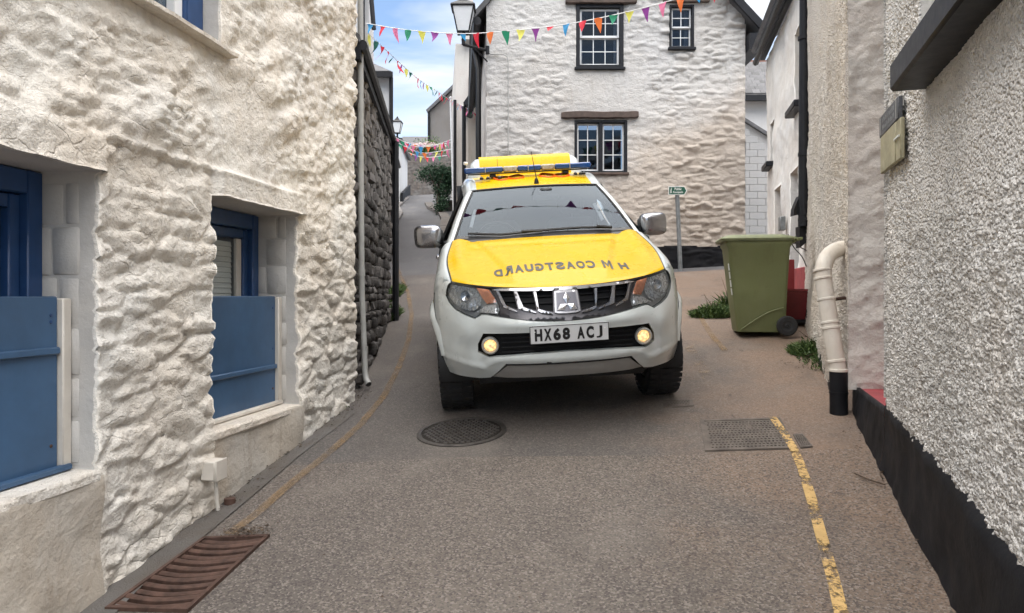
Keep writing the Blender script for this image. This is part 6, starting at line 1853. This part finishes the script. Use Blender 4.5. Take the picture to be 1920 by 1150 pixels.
mb = MB(); mb.tube([(wk, yb_ - .016, zm - .005), (wk + .006, yb_ - .016, zm + .03)], .009, 6); mb.tube([(wk, yb_ - .016, zm), (wk - .012, yb_ - .016, zm - .05)], .005, 6); mb.tube([(wk, yb_ - .016, zm), (wk + .016, yb_ - .016, zm - .045)], .005, 6); mb.lathe((wk + .008, yb_ - .016, zm + .046), (0, -1, 0), [(0, .009), (.003, .008), (.004, 0)], 8); mb.build('walker_symbol', M['sign_white'], post)

# ================================================================== street lamps
def lantern(c, w, parent):
    """four-sided tapering street lantern, c at the bottom centre, w the top width"""
    c = Vector(c); h = w * 1.15; wb = w * .52
    def sq(z, k): return [c + Vector((x * k / 2, y * k / 2, z)) for x, y in ((-1, -1), (1, -1), (1, 1), (-1, 1))]
    for i in range(4):
        b0, b1 = sq(0, wb)[i], sq(0, wb)[(i + 1) % 4]; t0, t1 = sq(h, w)[i], sq(h, w)[(i + 1) % 4]
        mk('lamp_pane', [b0, b1, t1, t0], [(0, 1, 2, 3)], M['lamp_white'], parent, smooth=False)
    mb = MB()
    for i in range(4): mb.tube([sq(-.01, wb * 1.03)[i], sq(h + .01, w * 1.03)[i]], w * .035, 6)
    for i in range(4):
        mb.tube([sq(0, wb * 1.03)[i], sq(0, wb * 1.03)[(i + 1) % 4]], w * .035, 6); mb.tube([sq(h, w * 1.04)[i], sq(h, w * 1.04)[(i + 1) % 4]], w * .045, 6)
    mb.build('lantern_frame', M['black_iron'], parent)
    mb = MB(); V, F = [], []
    for z, k in ((h, w * 1.16), (h + w * .06, w * 1.12), (h + w * .34, w * .42), (h + w * .38, w * .44), (h + w * .52, w * .16), (h + w * .56, w * .20), (h + w * .72, w * .02)): V += sq(z, k)
    for i in range(6):
        for k in range(4): F.append((i * 4 + k, i * 4 + (k + 1) % 4, i * 4 + 4 + (k + 1) % 4, i * 4 + 4 + k))
    F.append((3, 2, 1, 0)); mb.add(V, F); mb.build('lantern_roof', M['black_iron'], parent, smooth=False)
lb0 = at(869, 62, 14.1); lw = .40
lamp = thing('street_lamp', 'black lantern street lamp on an iron bracket at the stone house corner', 'street lamp', lb0, 'street lamps')
lantern(lb0, lw, lamp)
mb = MB(); pk = at(869, 84, 14.1); mb.tube([lb0 + UPZ * .01, pk], .035, 8); mb.tube([pk, at(915, 84, 14.1) + Vector((0, .35, 0))], .030, 8); q = at(913, 77, 14.1) + Vector((0, .30, 0)); mb.tube([q, q - UPZ * .15], .04, 8)
mb.tube([pk.lerp(q, .35) - UPZ * .02, q - UPZ * .30], .014, 6); mb.build('bracket', M['black_iron'], lamp)
lz = at(745, 250, 29.3)
lamp2 = thing('street_lamp', 'distant black lantern street lamp on a tall post up the lane', 'street lamp', (lz.x, 29.3, g1(lz.x, 29.3)), 'street lamps')
lantern(lz, .36, lamp2)
mb = MB(); mb.tube([(lz.x, 29.3, lz.z + .02), (lz.x, 29.3, lz.z - .5), (lz.x, 29.3, g1(lz.x, 29.3) - .1)], [.035, .05, .07], 8); mb.tube([(lz.x - .2, 29.3, lz.z - .2), (lz.x + .2, 29.3, lz.z - .2)], .02, 6); mb.build('post', M['black_iron'], lamp2)

# ================================================================== bunting
def bunting(label, pts, cols, every, size, start=.0, seed=1, sagn=10, cord=.006):
    """a cord through the given points with cloth pennants hanging from it"""
    cl = arc(pts, sagn) if len(pts) > 2 else [Vector(p) for p in pts]
    P = np.array([p[:] for p in cl]); d = np.r_[0, np.cumsum(np.linalg.norm(np.diff(P, axis=0), axis=1))]
    t = thing('bunting', label, 'bunting', P[len(P) // 2], 'strings of bunting over the street')
    mb = MB(); mb.tube(cl, cord, 5); mb.build('cord', M['string'], t)
    r = random.Random(seed); s = start; k = 0
    def pt(x): return Vector([np.interp(x, d, P[:, i]) for i in range(3)])
    while s + size < d[-1]:
        a, b = pt(s), pt(s + size * .85); e = (b - a)
        side = e.cross(Vector((0, 0, -1))).normalized()
        sw = r.uniform(-.55, .55); tw = r.uniform(-.5, .5)
        n1, n2 = 5, 6; V = []
        L = size * r.uniform(1.15, 1.4)
        if r.random() < .16: L *= .5; sw *= 2.2
        for j in range(n2):
            q = j / (n2 - 1); w = 1 - q * .96
            for i in range(n1):
                x = .5 + (i / (n1 - 1) - .5) * w
                p = a + e * x + Vector((0, 0, -L * q)) + side * (L * (sw * q ** 1.4 + .12 * math.sin(q * 4 + x * 3 + k)) + tw * (x - .5) * size * q)
                p += e * (.18 * tw * q)
                V.append(p)
        mk('pennant', V, grid_faces(n2, n1), BUNT[cols[k % len(cols)]], t, sharp=None)
        s += every * r.uniform(.92, 1.08); k += 1
    return t
colA = ['blue', 'red', 'pink', 'green', 'yellow', 'purple', 'pink', 'blue', 'red', 'orange', 'green', 'yellow', 'purple', 'red', 'blue', 'red', 'orange', 'green', 'yellow', 'purple', 'pink', 'orange', 'blue', 'red', 'orange', 'green']
YA = lambda x: 10.4 + (8.6 - 10.4) * (x - 688) / 640
bunting('string of bright bunting crossing in front of the lamp and the stone house', [at(x, y, YA(x)) for x, y in ((686, 44), (760, 57), (870, 65), (960, 58), (1060, 47), (1160, 27), (1250, 4), (1400, -40))], colA, .205, .125, .02, 3)
bunting('string of bunting sloping from the white house to the slim pole', [at(690, 62, 10.4), at(735, 105, 13), at(785, 150, 17), at(815, 168, 20), at(846, 190, 24)], ['yellow', 'darkgreen', 'red', 'red', 'darkgreen', 'red', 'purple', 'yellow', 'darkgreen', 'red', 'red', 'blue', 'purple', 'yellow', 'green'], .62, .17, .1, 5)
bunting('short string of bunting from the slim pole to the lean-to eave', [at(846, 187, 24), at(870, 200, 22), at(893, 214, 20.5)], ['red', 'blue', 'pink', 'purple', 'green', 'pink'], .20, .15, .05, 7)
bunting('vertical tangle of bunting hanging beside the slim pole', [at(852, 205, 23.6), at(856, 235, 23.4), at(850, 270, 23.6)], ['pink', 'yellow', 'red', 'blue'], .3, .17, .05, 9)
far_cols = ['pink', 'green', 'red', 'pink', 'blue', 'orange', 'purple', 'yellow', 'red']
for k, (pl, lab) in enumerate([
    ([at(742, 258, 26), at(775, 276, 27), at(812, 275, 27), at(846, 262, 26)], 'uppermost of the far strings of bunting across the lane'),
    ([at(745, 268, 29), at(790, 290, 30), at(846, 280, 29)], 'second string down of the far bunting across the lane'),
    ([at(746, 262, 33), at(785, 275, 34), at(845, 268, 34)], 'middle string of the far bunting above the flowering bush'),
    ([at(748, 278, 36), at(790, 297, 37), at(838, 292, 37)], 'lowest of the far strings of bunting above the bush')]):
    bunting(lab, pl, far_cols[k:] + far_cols[:k], .30, .21, .05, 20 + k, cord=.012)
bunting('string of bunting high over the truck, seen in its windscreen', [Vector((-2.4, 7.9, 5.9)), Vector((.3, 7.7, 5.45)), Vector((3.4, 8.0, 6.1))], ['red', 'darkgreen', 'yellow', 'purple', 'red', 'darkgreen'], .34, .30, .1, 33)
pp = at(845, 190, 24); gb = Vector((wx(852, 24), 24, g1(wx(852, 24), 24)))
t = thing('flag_pole', 'slim white leaning pole that carries the bunting up the lane', 'pole', gb)
mb = MB(); mb.tube([gb - UPZ * .05, pp + UPZ * .08], [.05, .035], 8); mb.build('shaft', M['white_gloss'], t)
mb = MB(); mb.lathe(pp + UPZ * .08, (0, 0, 1), [(0, .05), (.04, .06), (.08, .0)], 10); mb.build('finial', M['white_gloss'], t)

# ================================================================== plants
def leaf_cloud(name, blobs, n, size, mat, parent, seed, flat_=.0, aspect=.55):
    """many small leaves spread through the volume of several ellipsoids, denser towards clumps"""
    r = np.random.default_rng(seed)
    V = []; F = []
    for (c, rad) in blobs:
        c = np.array(c); rad = np.array(rad)
        k = int(n * np.prod(rad) ** (2 / 3) / sum(np.prod(b[1]) ** (2 / 3) for b in blobs))
        cl = r.normal(size=(max(6, k // 40), 3)); cl /= np.linalg.norm(cl, axis=1)[:, None]; cl *= (r.random((len(cl), 1)) ** .4) * .9
        for i in range(k):
            p = cl[r.integers(len(cl))] + r.normal(size=3) * .20
            p = c + p * rad
            u = r.normal(size=3); u /= np.linalg.norm(u); w = r.normal(size=3); w -= u * u.dot(w); w /= np.linalg.norm(w)
            s = size * r.uniform(.6, 1.3); m = len(V)
            nrm = np.cross(u, w) * s * .15
            V += [p - u * s, p + w * s * aspect + nrm, p + u * s, p - w * s * aspect + nrm]
            F.append((m, m + 1, m + 2, m + 3))
    return mk(name, V, F, mat, parent, smooth=False)
# clipped shrub at the bend
hb = Vector((wx(822, 26), 26, g1(wx(822, 26), 26)))
t = thing('clipped_shrub', 'dark evergreen shrub with wide crown at the right of the bend', 'shrub', hb)
mb = MB(); mb.tube([hb - UPZ * .1, hb + UPZ * .6, hb + Vector((.05, 0, 1.3))], [.09, .07, .04], 8)
for k in range(5): mb.tube([hb + UPZ * .7, hb + Vector((.4 * math.cos(k * 1.3), .3 * math.sin(k * 1.3), 1.3))], [.04, .015], 6)
mb.build('trunk', M['bark'], t)
leaf_cloud('crown', [((hb.x - .1, 26, hb.z + 1.35), (.62, .45, .34)), ((hb.x + .12, 26, hb.z + .75), (.38, .34, .7)), ((hb.x + .4, 26, hb.z + 1.2), (.42, .35, .45))], 7000, .035, M['leaf_dark'], t, 3)
pb2 = Vector((wx(826, 25), 25, g1(wx(826, 25), 25)))
t = thing('potted_shrub', 'small round dark bush at the foot of the clipped shrub', 'shrub', pb2)
leaf_cloud('crown', [((pb2.x, 25, pb2.z + .3), (.24, .24, .30))], 900, .03, M['leaf_dark'], t, 4)
mb = MB(); mb.tube([pb2 - UPZ * .05, pb2 + UPZ * .3], .04, 6); mb.build('trunk', M['bark'], t)
# garden wall with kerb right of the bend
t = thing('low_garden_wall', 'low dark stone garden wall beside the bend', 'wall', (wx(838, 26.4), 26.4, g1(wx(838, 26), 26)))
gz = g1(wx(838, 26), 26); mb = MB(); mb.box(wx(832, 26.5), wx(858, 26.5), 26.3, 26.7, gz - .2, gz + .45, 0, .03); mb.build('wall', M['field_stone'], t)
for k in range(9):
    a = gp(803 + 5.2 * k, 392 + 3.6 * k); 
    t2 = None
kerb = thing('kerb', 'pale stone kerb curving round the bend on the right of the lane', 'kerb', gp(825, 400))
kp = [gp(x, y) for x, y in ((803, 384), (808, 392), (818, 397), (830, 404), (836, 415), (834, 430), (838, 445))]
for i in range(len(kp) - 1):
    a, b = kp[i], kp[i + 1]; d = (b - a); s = Vector((d.y, -d.x, 0)).normalized() * .14
    mb = MB(); mb.hexa([a - s, b * .97 + a * .03 - s, b * .97 + a * .03 + s, a + s] + [v + UPZ * .10 for v in (a - s, b * .97 + a * .03 - s, b * .97 + a * .03 + s, a + s)]); mb.build('kerb_stone', M['field_stone'], kerb, smooth=False)
kerbl = thing('kerb', 'pale stone kerb along the brown building on the left of the lane', 'kerb', gp(742, 400))
kp = [gp(x, y) for x, y in ((763, 374), (752, 382), (744, 390), (750, 402), (744, 413), (736, 424))]
for i in range(len(kp) - 1):
    a, b = kp[i], kp[i + 1]; d = (b - a); s = Vector((d.y, -d.x, 0)).normalized() * .10
    e = b * .98 + a * .02
    mb = MB(); mb.hexa([a - s, e - s, e + s, a + s] + [v + UPZ * .09 for v in (a - s, e - s, e + s, a + s)]); mb.build('kerb_stone', M['far_grey'], kerbl, smooth=False)
# flowering bush above the retaining wall
fz = g1(-5.4, 45) + 2.5
t = thing('flowering_bush', 'green bush with pale pink flowers over the far retaining wall', 'shrub', (-5.6, 46.2, fz))
leaf_cloud('crown', [((-6.0, 46.4, fz + .3), (.9, .7, .8)), ((-5.2, 46.6, fz + .5), (.9, .7, .8)), ((-5.0, 46.2, fz - .0), (.7, .5, .5)), ((-4.4, 46.9, fz + .1), (.6, .6, .6))], 5200, .06, M['leaf_mid'], t, 6)
leaf_cloud('flowers', [((-5.9, 46.1, fz + .75), (.8, .5, .3)), ((-5.1, 46.1, fz + .85), (.8, .5, .25)), ((-5.9, 45.8, fz - .25), (.35, .2, .25))], 1100, .06, M['petal'], t, 7)
mb = MB(); mb.tube([(-5.5, 46.4, fz - 1), (-5.5, 46.4, fz + .5)], .06, 6); mb.build('stem', M['bark'], t)
# weeds
def weed(label, c, rad, h, n, seed, mat='leaf_weed'):
    r = np.random.default_rng(seed); V = []; F = []
    t = thing('weed_clump', label, 'weeds', c, 'weeds at the foot of the walls')
    for i in range(n):
        a, q = r.random() * 6.283, r.random() ** .6
        b = np.array([c.x + math.cos(a) * q * rad[0], c.y + math.sin(a) * q * rad[1], 0]); b[2] = g1(b[0], b[1])
        L = h * r.uniform(.3, 1.0) * (1.15 - .6 * q); dr = np.array([math.cos(a) * q * .5 + r.normal() * .35, math.sin(a) * q * .5 + r.normal() * .35, 1.0]); dr /= np.linalg.norm(dr)
        sd = np.cross(dr, r.normal(size=3)); sd /= np.linalg.norm(sd); w = r.uniform(.004, .011) * (h / .2) ** .5
        m = len(V); dro = np.array([dr[0], dr[1], -.15]) * L * .35
        V += [b - sd * w * .4, b + sd * w * .4, b + dr * L * .55 + sd * w, b + dr * L * .55 - sd * w, b + dr * L + dro]
        F += [(m, m + 1, m + 2, m + 3), (m + 3, m + 2, m + 4)]
    for i in range(n // 2):           # small rounded leaves lying over one another
        a, q = r.random() * 6.283, r.random() ** .5
        x, y = c.x + math.cos(a) * q * rad[0] * 1.15, c.y + math.sin(a) * q * rad[1] * 1.15
        p = np.array([x, y, g1(x, y) + h * r.random() ** 1.5 * (1.05 - .75 * q) + .01]); s = r.uniform(.008, .022) * (h / .2) ** .3
        u = r.normal(size=3); u[2] *= .5; u /= np.linalg.norm(u); w = np.cross(u, r.normal(size=3) * .5 + np.array([0, 0, 1.])); w /= np.linalg.norm(w); m = len(V)
        V += [p - u * s, p - u * s * .2 + w * s * .55, p + u * s, p - u * s * .2 - w * s * .55]; F.append((m, m + 1, m + 2, m + 3))
    mk('leaves', V, F, M[mat], t, smooth=False)
    for k in range(3):
        a = r.random() * 6.283; b = Vector((c.x + .4 * rad[0] * math.cos(a), c.y + .4 * rad[1] * math.sin(a), g1(c.x, c.y)))
        mb = MB(); mb.tube([b, b + Vector((r.normal() * .03, r.normal() * .03, h * .7)), b + Vector((r.normal() * .06, r.normal() * .06, h * 1.35))], [.004, .003, .0015], 5); mb.build('stalk', M['leaf_dead'], t)
c = gp(1345, 596); weed('leafy weed clump growing left of the wheelie bin', c + Vector((.0, .12, 0)), (.27, .20), .20, 1500, 1)
c = gp(1522, 668); weed('low green weeds between the bin and the soil pipe', c + Vector((.02, .1, 0)), (.17, .2), .16, 1000, 2)
c = gp(738, 598); weed('yellow green weeds at the foot of the dark stone wall', c + Vector((-.06, .1, 0)), (.10, .45), .24, 900, 3)
c = gp(742, 560); weed('weeds further along the dark stone wall near the bend', c + Vector((-.05, .3, 0)), (.10, .6), .2, 800, 4)
c = gp(640, 776); weed('sparse low weeds at the cottage foot near the drainpipe', c + Vector((-.1, .1, 0)), (.12, .3), .05, 90, 5)
c = gp(1548, 705); weed('thin line of weeds along the plinth behind the soil pipe', c + Vector((.1, .3, 0)), (.12, .45), .09, 320, 6)
c = gp(1372, 585); weed('straggling stems behind the left edge of the wheelie bin', c + Vector((.05, .25, 0)), (.16, .16), .30, 260, 7)
# litter of dead leaves and twigs along the gutter and the right wall
r = np.random.default_rng(8); V = []; F = []
def scatter(pts, n, spread, size):
    p = [gp(*q) for q in pts]
    for i in range(n):
        k = r.random() * (len(p) - 1); j = int(k); b = p[j].lerp(p[min(j + 1, len(p) - 1)], k - j)
        x, y = b.x + r.normal() * spread, b.y + r.normal() * spread
        a = r.random() * 6.283; s = size * r.uniform(.4, 1.5); w = s * r.uniform(.15, .6); z = g1(x, y) + .016; m = len(V)
        ca, sa = math.cos(a), math.sin(a)
        V.extend([(x - ca * s, y - sa * s, z), (x + sa * w, y - ca * w, z + .004), (x + ca * s, y + sa * s, z + .003), (x - sa * w, y + ca * w, z + .006)]); F.append((m, m + 1, m + 2, m + 3))
scatter([(400, 965), (470, 905), (560, 840), (640, 780), (690, 735)], 240, .05, .010)
scatter([(430, 1004), (495, 1000)], 160, .03, .010)
scatter([(1760, 1130), (1700, 1000), (1640, 890), (1600, 800)], 90, .06, .008)
scatter([(1530, 700), (1480, 680)], 120, .12, .009)
scatter([(1000, 950), (900, 1050), (1300, 1000), (700, 1000)], 26, .35, .008)
o = mk('leaf_litter', V, F, M['leaf_dead'], None, smooth=False); setp(o, 'dead leaves and grit scattered along the gutter and wall foot', 'litter', kind='stuff')
for px, lab in (([(1603, 893), (1630, 905), (1660, 914)], 'long thin twig lying on the road near the right plinth'), ([(1655, 903), (1650, 892), (1662, 886)], 'short curved twig against the right plinth')):
    p = [gp(*q) + UPZ * .014 for q in px]
    t = thing('twig', lab, 'twig', p[1]); mb = MB(); mb.tube(p, .004, 5); mb.build('stem', M['leaf_dead'], t)
